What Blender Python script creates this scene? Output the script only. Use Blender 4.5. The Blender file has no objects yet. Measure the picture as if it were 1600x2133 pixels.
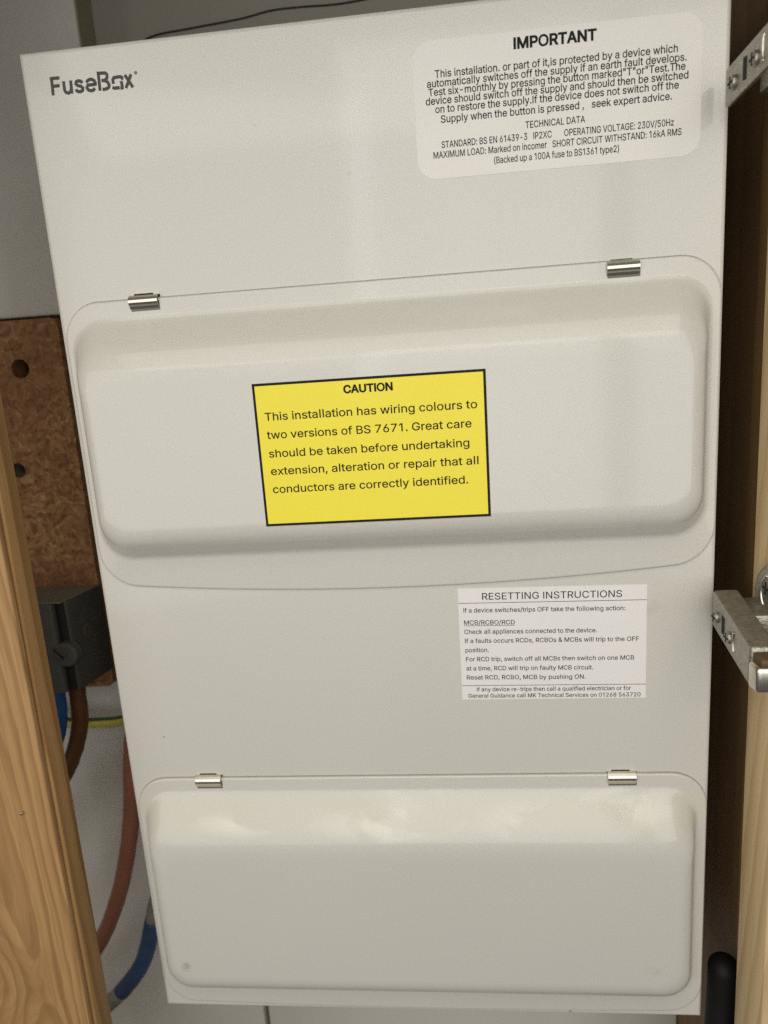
import bpy, bmesh, math, random
from mathutils import Vector, Matrix, noise
from mathutils.geometry import tessellate_polygon, delaunay_2d_cdt
random.seed(7)
MM = 0.001
scene = bpy.context.scene
COL = scene.collection

# ------------------------------------------------------------------ camera
cam_data = bpy.data.cameras.new('camera')
cam_data.sensor_fit = 'HORIZONTAL'
cam_data.sensor_width = 36.0
cam_data.lens = 1488.262 / 1600 * 36.0
cam_data.clip_start = 0.01
cam_data.clip_end = 50
cam_data.dof.use_dof = True
cam_data.dof.focus_distance = 0.275
cam_data.dof.aperture_fstop = 15.0
cam = bpy.data.objects.new('camera', cam_data)
COL.objects.link(cam)
Rb = Matrix(((0.9939125, 0.0471425, 0.0995766), (0.0873610, 0.2134533, -0.9730394), (-0.0671264, 0.9758152, 0.2080355)))
cam.matrix_world = Matrix.Translation((0.0255811, -0.2768331, 0.0902661)) @ Rb.to_4x4()
scene.camera = cam

# ------------------------------------------------------------------ world and lamps
world = bpy.data.worlds.new('World')
scene.world = world
world.use_nodes = True
bg = world.node_tree.nodes['Background']
bg.inputs['Color'].default_value = (1.0, 0.94, 0.86, 1)
bg.inputs['Strength'].default_value = 0.10


def area(name, loc, target, sx, sy, power, color):
    l = bpy.data.lights.new(name, 'AREA')
    l.shape = 'RECTANGLE'
    l.size, l.size_y = sx, sy
    l.energy = power
    l.color = color
    o = bpy.data.objects.new(name, l)
    COL.objects.link(o)
    o.location = loc
    o.rotation_euler = (Vector(target) - Vector(loc)).to_track_quat('-Z', 'Y').to_euler()
    return o


area('room_lamp', (0.0, -0.62, 0.62), (0, 0, 0.0), 0.95, 0.60, 4.5, (1.0, 0.945, 0.77))
# added fill lamps: two whose gap reflects as a stripe, one wide dimmer left
area('front_fill', (0.07, -0.80, 0.14), (0.07, 0, 0.14), 0.35, 0.74, 2.3, (1.0, 0.985, 0.975))
area('front_fill', (0.43, -0.80, 0.14), (0.43, 0, 0.14), 0.28, 0.74, 1.7, (1.0, 0.985, 0.975))
area('front_fill', (-0.55, -0.82, 0.10), (-0.25, 0, 0.06), 0.98, 0.8, 4.6, (1.0, 0.985, 0.965))

scene.view_settings.view_transform = 'Standard'
scene.view_settings.look = 'None'
scene.view_settings.exposure = -0.40
scene.view_settings.gamma = 1.0
scene.view_settings.use_curve_mapping = False
scene.render.engine = 'CYCLES'
scene.cycles.use_denoising = False

GLYPHS = {'"':(321,"78,318 70,509 136,509 128,318;193,318 185,509 250,509 243,318"),
'&':(448,"197,-7 159,-4 125,5 96,20 72,39 54,62 41,89 37,103 34,133 36,158 43,180 53,199 67,217 85,235 140,279 237,352 255,375 262,405 256,431 245,445 231,455 201,461 168,453 145,431 138,413 137,391 145,363 169,327 438,0 364,0 105,313 83,354 77,376 75,398 78,424 85,447 91,458 97,468 114,485 134,499 146,504 185,513 229,511 254,504 276,493 302,469 318,439 324,404 321,378 315,362 297,332 256,293 142,208 116,183 105,166 97,140 97,121 101,104 109,87 121,73 143,57 172,48 193,46 217,48 251,59 272,71 292,86 310,105 331,139 341,165 347,193 349,224 408,224 404,172 397,144 377,101 323,37 299,20 271,7 226,-5"),
'(':(273,"89,207 96,299 105,348 117,395 148,484 177,539 236,539 207,474 177,382 161,313 155,269 151,207 157,133 164,96 188,16 214,-49 236,-96 177,-96 145,-36 121,24 103,85 93,146"),
')':(273,"37,-96 78,-3 105,78 119,153 122,189 120,248 112,313 90,405 57,496 37,539 97,539 134,463 156,395 173,323 184,229 183,176 176,115 170,84 152,23 113,-67 97,-96"),
',':(188,"38,-119 68,71 137,71 84,-119"),
'-':(453,"337,244 337,188 114,188 114,244"),
'.':(188,"95,-4 75,0 58,14 50,34 50,48 54,62 63,73 81,85 95,87 110,85 128,73 139,55 141,41 139,27 128,9 116,0"),
'/':(249,"235,533 71,-76 14,-76 178,533"),
'0':(453,"227,-7 205,-6 165,4 130,24 101,53 78,91 61,138 51,192 48,254 51,316 61,370 78,417 101,455 115,471 147,496 184,511 227,516 269,511 306,496 338,471 352,455 375,417 392,370 402,316 405,254 402,192 392,138 375,91 352,53 323,24 289,4 249,-6;227,50 241,50 267,58 290,74 309,97 324,126 335,163 342,205 344,254 339,325 330,365 317,398 300,425 279,444 255,456 227,460 198,456 186,451 163,435 144,412 129,382 118,346 111,303 109,254 111,205 118,163 129,126 144,97 163,74 186,58 212,50"),
'1':(400,"266,509 266,0 202,0 202,448 199,448 76,358 76,427 188,509"),
'2':(453,"64,0 64,47 282,282 302,309 311,327 320,362 320,382 316,402 308,419 296,433 282,444 255,456 224,460 201,458 181,452 164,442 156,436 139,413 131,395 127,362 66,362 66,380 73,413 86,442 95,456 105,468 129,488 174,509 207,515 243,515 276,509 306,497 332,479 352,458 361,445 374,418 378,403 381,372 375,328 361,296 345,271 313,230 153,60 153,57 389,57 389,0"),
'3':(453,"218,-7 165,-1 133,10 104,25 80,46 62,70 49,99 44,132 109,132 113,112 126,87 148,68 165,59 185,53 207,50 231,50 254,54 275,61 293,71 315,93 320,102 329,133 329,156 321,187 310,205 295,221 263,239 219,247 157,248 157,299 288,448 288,452 70,452 70,509 372,509 372,461 211,278 211,289 254,290 273,287 308,276 324,268 350,248 361,236 379,208 389,178 393,145 392,127 385,95 379,80 361,53 350,41 324,21 309,12 275,0 257,-4"),
'4':(453,"40,105 40,158 247,509 311,509 109,166 109,163 413,163 413,105;282,0 282,318 343,318 343,0"),
'5':(453,"221,-7 186,-4 155,5 126,19 102,37 83,60 69,86 64,100 60,130 122,130 129,104 144,82 157,70 173,60 191,54 211,50 245,52 276,64 294,78 314,104 326,137 327,175 319,210 301,240 275,262 254,272 218,277 187,274 158,265 128,246 67,253 96,509 366,509 366,452 151,452 134,301 168,321 187,328 208,332 229,334 256,332 294,321 316,309 336,294 353,276 368,255 379,231 387,205 391,163 387,126 377,91 359,61 337,35 309,15 293,7 259,-3"),
'6':(453,"226,-7 190,-3 157,7 128,24 115,35 84,74 71,107 64,143 64,177 69,207 87,256 108,295 137,340 252,509 322,509 151,261 145,261 165,288 196,307 210,312 226,314 253,313 286,307 316,295 341,277 352,266 370,240 377,225 386,193 389,157 388,138 381,104 368,73 348,45 324,23 295,7 262,-3;226,48 249,51 269,58 287,69 302,83 314,101 323,122 327,145 327,170 319,203 309,223 295,239 279,251 259,260 238,265 226,265 204,263 183,257 165,246 150,231 133,204 125,171 125,146 133,112 150,83 157,76 183,58 204,51"),
'7':(453,"97,0 323,448 323,452 62,452 62,509 391,509 391,449 165,0"),
'8':(453,"226,-7 187,-4 152,5 121,19 95,38 74,62 60,89 55,104 52,148 60,184 71,206 84,225 101,241 120,254 153,265 153,267 125,278 102,296 78,335 71,364 70,380 74,410 83,437 90,450 109,472 120,482 146,498 192,513 226,516 261,513 306,498 332,482 343,472 353,462 369,437 378,410 382,380 381,364 374,335 350,296 327,278 300,267 300,265 332,254 342,248 360,233 375,216 382,206 396,172 401,135 397,104 387,75 369,50 346,28 317,11 284,0 265,-4;226,49 252,51 275,56 303,71 317,84 328,100 332,109 337,139 334,160 327,180 316,197 301,211 283,223 262,231 226,235 190,231 169,223 151,211 136,197 125,180 118,160 115,139 120,109 124,100 135,84 149,71 178,56 201,51;226,290 247,291 266,296 296,316 307,330 315,347 319,366 319,386 315,404 308,420 290,440 257,456 226,460 205,458 186,453 169,445 155,434 137,404 133,386 133,366 140,339 150,323 162,310 186,296 205,291"),
'9':(453,"226,516 262,512 295,502 324,485 349,462 368,434 381,402 386,384 389,347 383,302 373,270 356,234 315,168 200,0 130,0 301,248 307,248 287,221 257,202 242,197 200,195 183,198 151,207 124,222 101,243 83,269 71,299 64,333 64,370 71,405 85,436 104,463 128,485 158,502 190,512;226,460 215,460 193,455 174,446 157,433 138,407 130,387 125,352 127,327 138,295 157,270 174,257 193,248 226,243 259,248 269,252 287,263 302,277 314,295 323,315 327,338 327,363 319,397 309,417 295,433 279,446 259,455 238,460"),
':':(188,"95,-4 75,0 58,14 50,34 50,48 54,62 63,73 81,85 95,87 110,85 128,73 139,55 141,41 139,27 128,9 116,0;95,271 81,273 63,284 52,302 50,324 54,337 63,349 81,360 95,362 110,360 128,349 139,331 141,316 139,302 128,284 110,273"),
'A':(480,"16,0 201,509 276,509 463,0 395,0 264,372 232,478 245,478 213,371 191,302 85,0;110,142 110,199 370,199 370,142"),
'B':(456,"60,0 60,509 241,509 280,506 329,491 354,474 373,454 381,442 392,416 398,374 394,339 382,312 364,291 341,277 315,267 315,262 334,259 354,251 381,231 396,214 408,192 412,179 418,136 415,107 407,79 383,44 372,34 344,18 311,6 291,3 247,0;125,57 245,57 267,58 304,65 330,80 346,100 354,123 355,147 351,166 342,184 330,200 315,213 296,223 273,229 248,231 125,231;125,285 238,285 279,292 297,301 318,319 328,334 334,352 335,385 328,409 313,429 290,443 259,451 125,452"),
'C':(510,"267,-7 217,-2 171,13 131,39 97,73 82,93 59,140 45,193 40,254 41,285 51,343 59,369 82,415 113,454 150,484 194,504 217,510 267,516 298,514 340,504 367,494 379,487 413,462 432,442 455,406 466,378 473,348 408,348 399,378 384,402 365,423 350,434 324,446 287,455 267,456 231,452 215,447 199,441 169,422 156,410 134,381 117,345 111,325 104,279 104,229 111,184 117,163 134,127 157,98 184,76 199,68 232,57 277,53 297,55 324,63 350,75 365,86 378,99 399,131 408,160 473,160 466,131 455,103 432,67 402,38 367,15 327,0 298,-5"),
'D':(502,"219,0 96,0 96,57 239,58 282,66 301,72 318,81 347,103 360,117 379,149 392,187 396,209 399,255 396,302 386,342 370,377 348,406 335,418 303,437 265,448 221,452 93,452 93,509 225,509 281,504 307,498 331,489 373,465 391,450 421,413 444,367 457,315 462,255 457,195 443,142 421,97 390,60 351,31 303,11 249,1;125,509 125,0 60,0 60,509"),
'E':(419,"60,0 60,509 372,509 372,452 125,452 125,286 355,286 355,229 125,229 125,57 375,57 375,0"),
'F':(410,"60,0 60,509 369,509 369,452 125,452 125,278 346,278 346,221 125,221 125,0"),
'G':(520,"269,-7 217,-2 171,14 149,25 130,39 96,73 69,116 51,166 41,223 41,285 51,343 59,369 69,393 96,436 129,470 149,484 192,504 239,514 265,516 296,514 326,508 354,498 392,478 424,450 449,416 462,391 474,349 408,349 397,377 382,401 370,415 341,437 324,445 296,453 265,456 247,455 230,452 198,441 169,422 156,410 134,381 125,364 111,325 104,279 103,254 104,229 111,184 117,163 134,128 157,99 184,76 216,61 250,54 285,54 317,59 345,71 369,88 388,110 403,137 412,168 415,202 434,199 283,199 283,256 478,256 477,176 474,152 461,110 439,73 411,43 377,19 337,2 315,-3"),
'H':(517,"60,0 60,509 125,509 125,289 392,289 392,509 457,509 457,0 392,0 392,232 125,232 125,0"),
'I':(185,"62,0 62,509 126,509 126,0"),
'K':(467,"104,145 104,216 174,303 212,344 364,509 448,509 231,276 228,276;60,0 60,509 125,509 125,334 125,0;372,0 188,259 228,309 449,0"),
'L':(393,"60,0 60,509 125,509 125,57 361,57 361,0"),
'M':(628,"60,0 60,509 152,509 287,159 322,49 307,49 352,187 476,509 568,509 568,0 504,0 506,413 507,457 513,457 482,363 456,291 342,0 286,0 170,291 112,457 119,457 122,328 122,0"),
'N':(523,"60,0 60,509 136,509 363,151 414,55 405,54 399,157 399,509 463,509 463,0 387,0 177,331 108,452 119,454 125,291 125,0"),
'O':(533,"267,-7 217,-2 171,13 131,39 97,73 82,93 59,140 45,193 40,254 45,315 59,369 82,415 97,436 131,470 150,484 171,495 217,510 267,516 317,510 363,495 384,484 403,470 437,436 464,393 482,343 492,285 493,254 488,193 474,140 464,115 437,73 403,39 363,13 317,-2;267,53 285,54 318,61 349,76 377,98 399,127 416,163 427,205 430,254 427,303 416,346 399,382 377,411 364,423 334,441 302,452 267,456 232,452 199,441 170,422 145,397 125,364 111,325 104,279 103,254 104,229 111,183 125,144 145,112 170,86 199,68 232,57"),
'P':(445,"60,0 60,509 258,508 298,501 332,487 360,468 371,456 390,430 397,415 406,383 408,365 409,348 406,313 397,280 390,265 371,239 347,216 316,199 298,193 279,189 235,186 109,186 109,242 233,242 275,247 287,251 306,262 322,276 337,303 343,325 343,371 333,402 322,419 297,439 262,450 125,452 125,0"),
'R':(449,"60,0 60,509 259,508 299,501 333,489 361,470 372,459 382,447 397,419 403,403 409,370 409,334 403,301 397,286 382,258 372,246 361,235 333,217 299,205 258,198 96,198 96,255 234,255 276,259 307,272 329,292 338,309 345,340 345,364 341,386 334,405 315,428 298,440 275,448 248,452 125,452 125,0;353,0 230,229 303,229 428,0"),
'S':(447,"224,-9 182,-6 144,3 112,17 85,36 64,60 49,88 40,120 38,137 104,137 112,105 130,80 156,63 177,55 200,51 224,49 250,51 286,60 306,71 323,84 340,109 345,129 345,149 337,172 320,190 296,205 160,247 118,266 86,289 64,318 57,335 52,372 56,405 67,434 85,460 109,481 138,498 189,513 227,516 266,513 300,504 331,490 357,471 377,449 392,422 401,378 337,378 335,393 323,418 302,437 289,445 275,451 243,458 200,457 167,448 141,432 129,418 117,394 115,376 121,348 125,340 138,327 169,308 212,293 312,264 359,238 375,224 395,198 406,165 408,139 405,107 394,77 377,51 353,28 323,11 288,-2 268,-6"),
'T':(449,"32,452 32,509 417,509 417,452 257,452 257,0 193,0 193,452"),
'U':(517,"259,-8 235,-7 192,0 154,15 137,25 121,37 95,64 76,97 69,114 64,133 60,173 60,509 124,509 124,178 127,150 135,125 156,92 165,83 187,68 213,57 243,52 259,52 275,52 305,57 342,75 362,92 370,102 387,137 393,178 393,509 457,509 457,173 453,133 441,97 422,64 396,37 363,15 325,0 282,-7"),
'V':(480,"204,0 16,509 84,509 215,137 248,31 235,31 267,138 395,509 463,509 278,0"),
'W':(686,"155,0 16,509 82,509 163,196 187,94 197,40 189,40 211,145 306,509 380,509 462,196 497,40 488,40 510,145 603,509 670,509 530,0 455,0 351,391 336,475 350,475 335,395 318,323 230,0"),
'X':(474,"18,0 217,284 217,236 29,509 104,509 204,361 223,329 243,292 232,292 272,361 374,509 446,509 259,239 259,287 456,0 382,0 292,129 250,195 230,231 244,231 225,196 182,129 91,0"),
'a':(389,"160,-9 119,-4 106,0 83,11 63,26 41,55 33,80 30,108 32,132 43,161 55,176 69,188 86,198 125,211 234,227 265,235 276,257 270,290 258,309 240,322 224,328 196,331 175,329 149,322 118,301 100,274 41,291 53,317 61,328 88,354 121,371 145,379 194,384 249,377 277,366 302,347 316,330 327,309 336,268 337,0 277,0 277,52 272,52 252,25 232,9 195,-5;170,45 207,50 218,54 237,64 258,85 268,102 274,119 276,190 259,182 175,168 134,159 120,152 103,139 96,128 92,113 92,97 95,84 106,67 123,55 145,48"),
'b':(424,"229,-8 192,-4 172,4 143,25 118,59 112,59 112,0 53,0 53,509 114,509 114,319 118,319 143,352 155,363 171,373 203,383 229,384 265,381 298,369 327,350 351,325 370,293 383,255 387,234 390,189 387,143 383,122 370,84 351,52 327,27 298,7 266,-4;220,47 247,50 269,59 289,74 304,93 316,117 324,144 328,174 328,205 324,234 316,261 311,273 297,294 270,318 247,327 220,330 194,327 171,318 152,304 137,286 125,263 117,236 113,206 113,173 117,142 125,115 144,82 152,73 172,58 207,47"),
'c':(396,"207,-8 168,-4 150,1 117,16 88,39 65,68 48,103 38,143 34,187 35,211 42,253 48,273 65,308 88,337 102,349 133,369 150,376 187,383 218,384 250,380 288,366 313,350 334,330 355,296 362,277 303,262 290,289 270,311 242,325 207,330 179,327 155,317 145,310 127,292 108,258 98,217 96,187 98,158 108,117 127,83 145,66 167,53 207,46 243,52 271,66 292,89 304,117 363,102 352,73 341,56 322,34 306,21 280,6 261,-1 229,-7"),
'd':(424,"195,-8 159,-4 126,7 111,16 85,39 63,68 47,103 37,143 35,165 35,212 42,255 55,293 74,325 85,338 112,361 143,376 159,381 177,383 222,383 253,373 282,352 306,319 311,319 311,509 372,509 372,0 313,0 313,59 307,59 287,31 261,9 233,-4;205,47 218,47 253,58 272,73 288,92 304,128 310,157 312,189 310,221 304,250 294,275 281,296 263,312 242,323 231,327 205,330 178,327 155,318 135,303 127,294 108,261 104,248 98,220 96,189 98,158 104,130 120,93 136,74 155,59 178,50"),
'e':(404,"212,-8 170,-4 133,8 102,27 76,53 56,85 42,122 35,164 35,210 42,252 55,290 75,322 100,349 131,368 166,380 205,384 230,383 254,378 289,364 319,341 337,321 357,282 366,250 371,214 371,169 75,169 75,221 338,221 310,202 308,231 298,269 279,299 263,314 253,320 231,328 205,330 167,324 146,313 121,290 109,270 104,259 96,223 98,146 105,118 110,106 124,85 151,61 173,52 199,47 238,48 268,59 280,68 295,84 306,105 365,91 356,68 343,48 326,31 306,16 283,4 256,-4"),
'f':(254,"228,379 228,327 6,327 6,379;81,0 81,444 83,456 90,477 102,494 117,508 145,523 187,530 222,527 243,521 227,468 215,472 195,474 167,469 154,460 150,454 146,447 142,429 142,0"),
'g':(425,"207,-151 160,-147 134,-140 111,-130 100,-124 74,-103 55,-78 51,-69 101,-41 133,-76 163,-92 195,-97 225,-96 241,-94 270,-83 293,-65 307,-40 311,-6 311,68 306,68 287,41 275,30 261,20 233,9 209,5 160,8 128,19 113,27 86,47 74,60 55,90 42,126 35,168 34,191 37,236 47,275 64,310 74,325 98,350 112,361 143,376 160,381 210,384 244,377 270,363 283,352 308,319 313,319 313,379 372,379 372,-28 369,-46 358,-77 350,-90 341,-102 318,-121 291,-136 275,-141 242,-148;205,59 231,62 254,69 273,82 288,99 300,121 308,147 312,176 312,208 305,251 295,276 281,296 273,305 254,319 231,327 205,330 178,327 155,318 136,304 120,285 104,250 98,222 96,193 98,162 104,135 114,111 128,91 145,76 167,65"),
'h':(410,"114,227 114,0 53,0 53,509 114,509 114,287 102,287 110,307 129,339 152,362 165,370 195,381 211,384 242,384 270,379 295,369 326,344 341,321 347,307 354,276 357,240 357,0 296,0 295,252 288,281 273,304 252,320 225,328 199,329 170,322 145,306 126,283 118,263"),
'i':(167,"53,0 53,379 114,379 114,0;84,443 77,443 59,450 46,465 41,483 43,496 54,512 71,522 84,524 97,522 114,512 122,502 126,490 126,477 122,465 109,450 91,443"),
'j':(167,"53,379 114,379 114,-30 112,-56 106,-80 90,-109 65,-129 31,-141 -10,-143 -10,-87 21,-84 35,-77 45,-65 51,-49 53,-29;83,443 64,447 53,455 45,465 41,477 41,490 45,502 53,512 70,522 83,524 97,522 114,512 124,496 126,483 124,471 114,455 103,447"),
'k':(381,"110,137 110,212 121,212 284,379 360,379 184,199 177,199;53,0 53,509 114,509 114,0;294,0 148,186 191,229 372,0"),
'l':(185,"62,0 62,525 124,525 124,0"),
'm':(610,"53,0 53,379 112,379 112,295 108,295 120,328 132,346 147,360 163,372 181,380 200,385 219,386 250,382 264,377 287,361 297,350 312,325 321,295 312,295 330,335 361,364 381,375 402,382 425,386 462,384 497,372 526,349 541,328 546,316 551,303 556,272 557,0 496,0 496,254 492,283 487,295 473,313 453,324 431,330 409,330 382,324 361,310 345,290 337,266 335,247 335,0 274,0 274,260 271,283 261,303 244,318 212,330 191,330 174,327 150,316 131,297 121,281 118,271 114,250 114,0"),
'n':(410,"114,227 114,0 53,0 53,379 112,379 112,287 102,287 110,307 129,339 152,362 165,370 195,381 211,384 242,384 270,379 295,369 316,353 341,321 347,307 354,276 357,240 357,0 296,0 295,252 288,281 273,304 252,320 225,328 199,329 170,322 145,306 126,283 118,263"),
'o':(415,"207,-8 168,-4 150,1 117,16 88,39 65,68 48,103 38,143 34,187 38,233 48,273 65,308 88,337 117,360 150,376 187,383 207,384 228,383 265,376 299,360 327,337 350,308 367,273 378,233 381,187 378,143 367,103 350,68 327,39 299,16 265,1 228,-7;207,46 248,53 270,66 288,83 302,105 315,144 319,173 319,202 315,231 302,271 280,302 248,323 236,327 207,330 179,327 167,323 145,310 127,292 114,271 104,245 98,217 96,187 98,158 108,117 127,83 145,66 167,53"),
'p':(424,"53,-143 53,379 112,379 112,319 118,319 137,346 155,363 171,373 191,380 215,384 248,383 265,381 298,369 327,350 351,325 361,309 370,293 383,255 389,212 390,189 387,143 383,122 370,84 351,52 340,39 313,16 298,7 266,-4 248,-7 216,-8 192,-4 182,-1 156,14 143,25 118,59 114,59 114,-143;220,47 247,50 269,59 289,74 304,93 316,117 324,144 328,174 328,205 324,234 316,261 311,273 297,294 270,318 247,327 220,330 194,327 171,318 152,304 137,286 125,263 117,236 113,206 113,173 117,142 125,115 144,82 152,73 172,58 207,47"),
'q':(424,"372,-143 311,-143 311,59 306,59 287,31 275,19 243,-1 233,-4 209,-8 177,-7 159,-4 126,7 111,16 85,39 63,68 47,103 42,122 37,143 34,189 37,234 47,274 55,293 74,325 85,338 112,361 143,376 159,381 196,384 222,383 244,377 269,363 282,352 307,319 313,319 313,379 372,379;205,47 218,47 253,58 272,73 288,92 304,128 310,157 312,189 310,221 304,250 294,275 281,296 263,312 242,323 231,327 205,330 178,327 155,318 135,303 127,294 108,261 104,248 98,220 96,189 98,158 104,130 120,93 136,74 155,59 178,50"),
'r':(259,"53,0 53,379 112,379 112,321 115,321 126,342 142,360 163,374 200,384 243,384 243,322 230,324 207,326 186,324 159,315 137,298 121,275 114,247 114,0"),
's':(365,"182,-8 167,-8 125,-1 112,3 79,21 54,47 43,69 36,94 94,107 102,84 108,75 124,60 144,51 181,45 223,51 244,62 260,77 267,94 266,118 259,130 248,141 223,152 130,175 112,182 83,198 72,208 56,231 51,244 47,274 50,299 58,321 73,341 82,350 103,364 128,375 156,382 187,384 216,383 242,377 265,367 283,355 299,339 311,321 324,290 268,277 261,294 250,309 234,322 214,330 201,332 187,333 162,330 131,317 117,303 109,286 109,269 114,255 131,238 159,226 249,204 282,190 295,181 315,161 327,136 331,107 328,81 319,58 295,28 273,13 246,1 216,-6"),
't':(227,"204,379 204,327 6,327 6,379;65,471 126,471 126,88 132,66 146,54 161,50 202,54 213,2 192,-3 168,-4 133,0 104,12 82,32 69,59 65,93"),
'u':(410,"182,-5 153,-3 127,5 104,18 84,36 63,72 53,120 53,379 114,379 114,144 117,112 122,98 137,75 158,59 185,51 211,51 231,54 249,62 265,73 278,88 288,106 294,128 296,140 296,379 357,379 357,0 298,0 298,92 307,92 300,72 281,39 269,27 244,9 230,3 215,-2"),
'v':(389,"163,0 17,379 84,379 165,155 206,21 184,21 224,155 305,379 371,379 226,0"),
'w':(567,"138,0 23,379 87,379 154,137 175,41 165,41 206,214 252,379 316,379 382,136 402,41 391,41 413,135 480,379 545,379 429,0 368,0 319,172 277,338 291,338 263,225 199,0"),
'x':(379,"21,0 171,218 171,171 29,379 100,379 207,206 175,206 233,306 282,379 352,379 209,169 209,214 358,0 287,0 231,85 173,182 205,182 148,85 91,0"),
'y':(389,"47,-139 61,-86 104,-89 110,-88 125,-79 135,-68 143,-54 163,-1 17,379 84,379 165,155 206,21 184,21 202,87 224,155 305,379 371,379 204,-58 183,-99 163,-121 148,-132 121,-142 91,-145"),
'z':(380,"42,0 42,46 254,320 254,323 48,323 48,379 333,379 333,331 126,60 126,56 339,56 339,0")}

# ------------------------------------------------------------------ object helpers (all shapes are given in millimetres)
def empty(name, loc_mm, label, cat, group=None):
    o = bpy.data.objects.new(name, None)
    o.empty_display_size = 0.02
    o.location = Vector(loc_mm) * MM
    o['label'] = label
    o['category'] = cat
    if group:
        o['group'] = group
    COL.objects.link(o)
    return o


def world_loc(o):
    v = Vector((0, 0, 0))
    while o is not None:
        v += o.location
        o = o.parent
    return v


class MB:
    """collects faces (mm, world coordinates) and links them as ONE mesh object"""
    def __init__(self):
        self.v, self.f, self.m, self.s = [], [], [], []

    def add(self, verts, faces, mat=0, smooth=False):
        k = len(self.v)
        self.v += [tuple(p) for p in verts]
        for fc in faces:
            self.f.append(tuple(i + k for i in fc))
            self.m.append(mat)
            self.s.append(smooth)
        return self

    def bm(self, bm, mat=0, smooth=False):
        bm.verts.index_update()
        self.add([v.co.copy() for v in bm.verts], [[v.index for v in f.verts] for f in bm.faces], mat, smooth)
        bm.free()
        return self

    def build(self, name, mats, parent=None, loc=None, label=None, cat=None, group=None, kind=None, autosmooth=False):
        me = bpy.data.meshes.new(name)
        origin = world_loc(parent) if parent else Vector(loc or (0, 0, 0)) * MM
        me.from_pydata([Vector(p) * MM - origin for p in self.v], [], self.f)
        for m in (mats if isinstance(mats, (list, tuple)) else [mats]):
            me.materials.append(m)
        me.polygons.foreach_set('material_index', self.m)
        me.polygons.foreach_set('use_smooth', self.s)
        me.update()
        o = bpy.data.objects.new(name, me)
        COL.objects.link(o)
        if parent:
            o.parent = parent
        else:
            o.location = origin
        if label:
            o['label'] = label
        if cat:
            o['category'] = cat
        if group:
            o['group'] = group
        if kind:
            o['kind'] = kind
        return o


def box_bm(x0, x1, y0, y1, z0, z1, bevel=0.0, seg=2):
    bm = bmesh.new()
    bmesh.ops.create_cube(bm, size=1)
    for v in bm.verts:
        v.co = Vector(((x0 + x1) / 2 + v.co.x * (x1 - x0), (y0 + y1) / 2 + v.co.y * (y1 - y0), (z0 + z1) / 2 + v.co.z * (z1 - z0)))
    if bevel:
        bmesh.ops.bevel(bm, geom=bm.edges[:] + bm.verts[:], offset=bevel, segments=seg, profile=0.5, affect='EDGES', clamp_overlap=True)
    return bm


def add_box(mb, x0, x1, y0, y1, z0, z1, bevel=0.0, seg=2, mat=0, smooth=None):
    return mb.bm(box_bm(x0, x1, y0, y1, z0, z1, bevel, seg), mat, bool(bevel) if smooth is None else smooth)


def hexa(mb, pts, mat=0, bevel=0.0, seg=2):
    """8 points: back ring then front ring, same winding"""
    bm = bmesh.new()
    vs = [bm.verts.new(p) for p in pts]
    for q in ((0, 1, 2, 3), (7, 6, 5, 4), (0, 4, 5, 1), (1, 5, 6, 2), (2, 6, 7, 3), (3, 7, 4, 0)):
        bm.faces.new([vs[i] for i in q])
    bmesh.ops.recalc_face_normals(bm, faces=bm.faces[:])
    if bevel:
        bmesh.ops.bevel(bm, geom=bm.edges[:] + bm.verts[:], offset=bevel, segments=seg, profile=0.5, affect='EDGES', clamp_overlap=True)
    return mb.bm(bm, mat, bool(bevel))


def spline(pts, n=10):
    """Catmull-Rom through points"""
    P = [Vector(p) for p in pts]
    P = [P[0] * 2 - P[1]] + P + [P[-1] * 2 - P[-2]]
    out = []
    for i in range(1, len(P) - 2):
        for k in range(n):
            t = k / n
            a, b, c, d = P[i - 1], P[i], P[i + 1], P[i + 2]
            out.append(0.5 * ((2 * b) + (c - a) * t + (2 * a - 5 * b + 4 * c - d) * t * t + (3 * b - a - 3 * c + d) * t ** 3))
    out.append(P[-2])
    return out


def tube(mb, pts, r, n=24, mat=0, matfn=None, wob=0.0):
    P = [Vector(p) for p in pts]
    rings = []
    up = Vector((0, -1, 0))
    for i, p in enumerate(P):
        t = (P[min(i + 1, len(P) - 1)] - P[max(i - 1, 0)]).normalized()
        u = (up - t * up.dot(t)).normalized()
        w = t.cross(u)
        rr = r[i] if isinstance(r, (list, tuple)) else r
        ring = []
        for k in range(n):
            a = 2 * math.pi * k / n
            d = u * math.cos(a) + w * math.sin(a)
            q = p + d * rr
            if wob:
                q += d * wob * noise.noise(q * 0.25)
            ring.append(q)
        rings.append(ring)
    base = len(mb.v)
    verts = [q for ring in rings for q in ring]
    for i in range(len(rings) - 1):
        for k in range(n):
            pass
    faces, mats = [], []
    for i in range(len(rings) - 1):
        for k in range(n):
            faces.append((i * n + k, i * n + (k + 1) % n, (i + 1) * n + (k + 1) % n, (i + 1) * n + k))
            mats.append(matfn(k, n) if matfn else mat)
    faces.append(tuple(range(n))[::-1])
    mats.append(mat)
    faces.append(tuple((len(rings) - 1) * n + k for k in range(n)))
    mats.append(mat)
    k0 = len(mb.v)
    mb.v += [tuple(q) for q in verts]
    for fc, m in zip(faces, mats):
        mb.f.append(tuple(i + k0 for i in fc))
        mb.m.append(m)
        mb.s.append(len(fc) == 4)
    return mb


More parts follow.
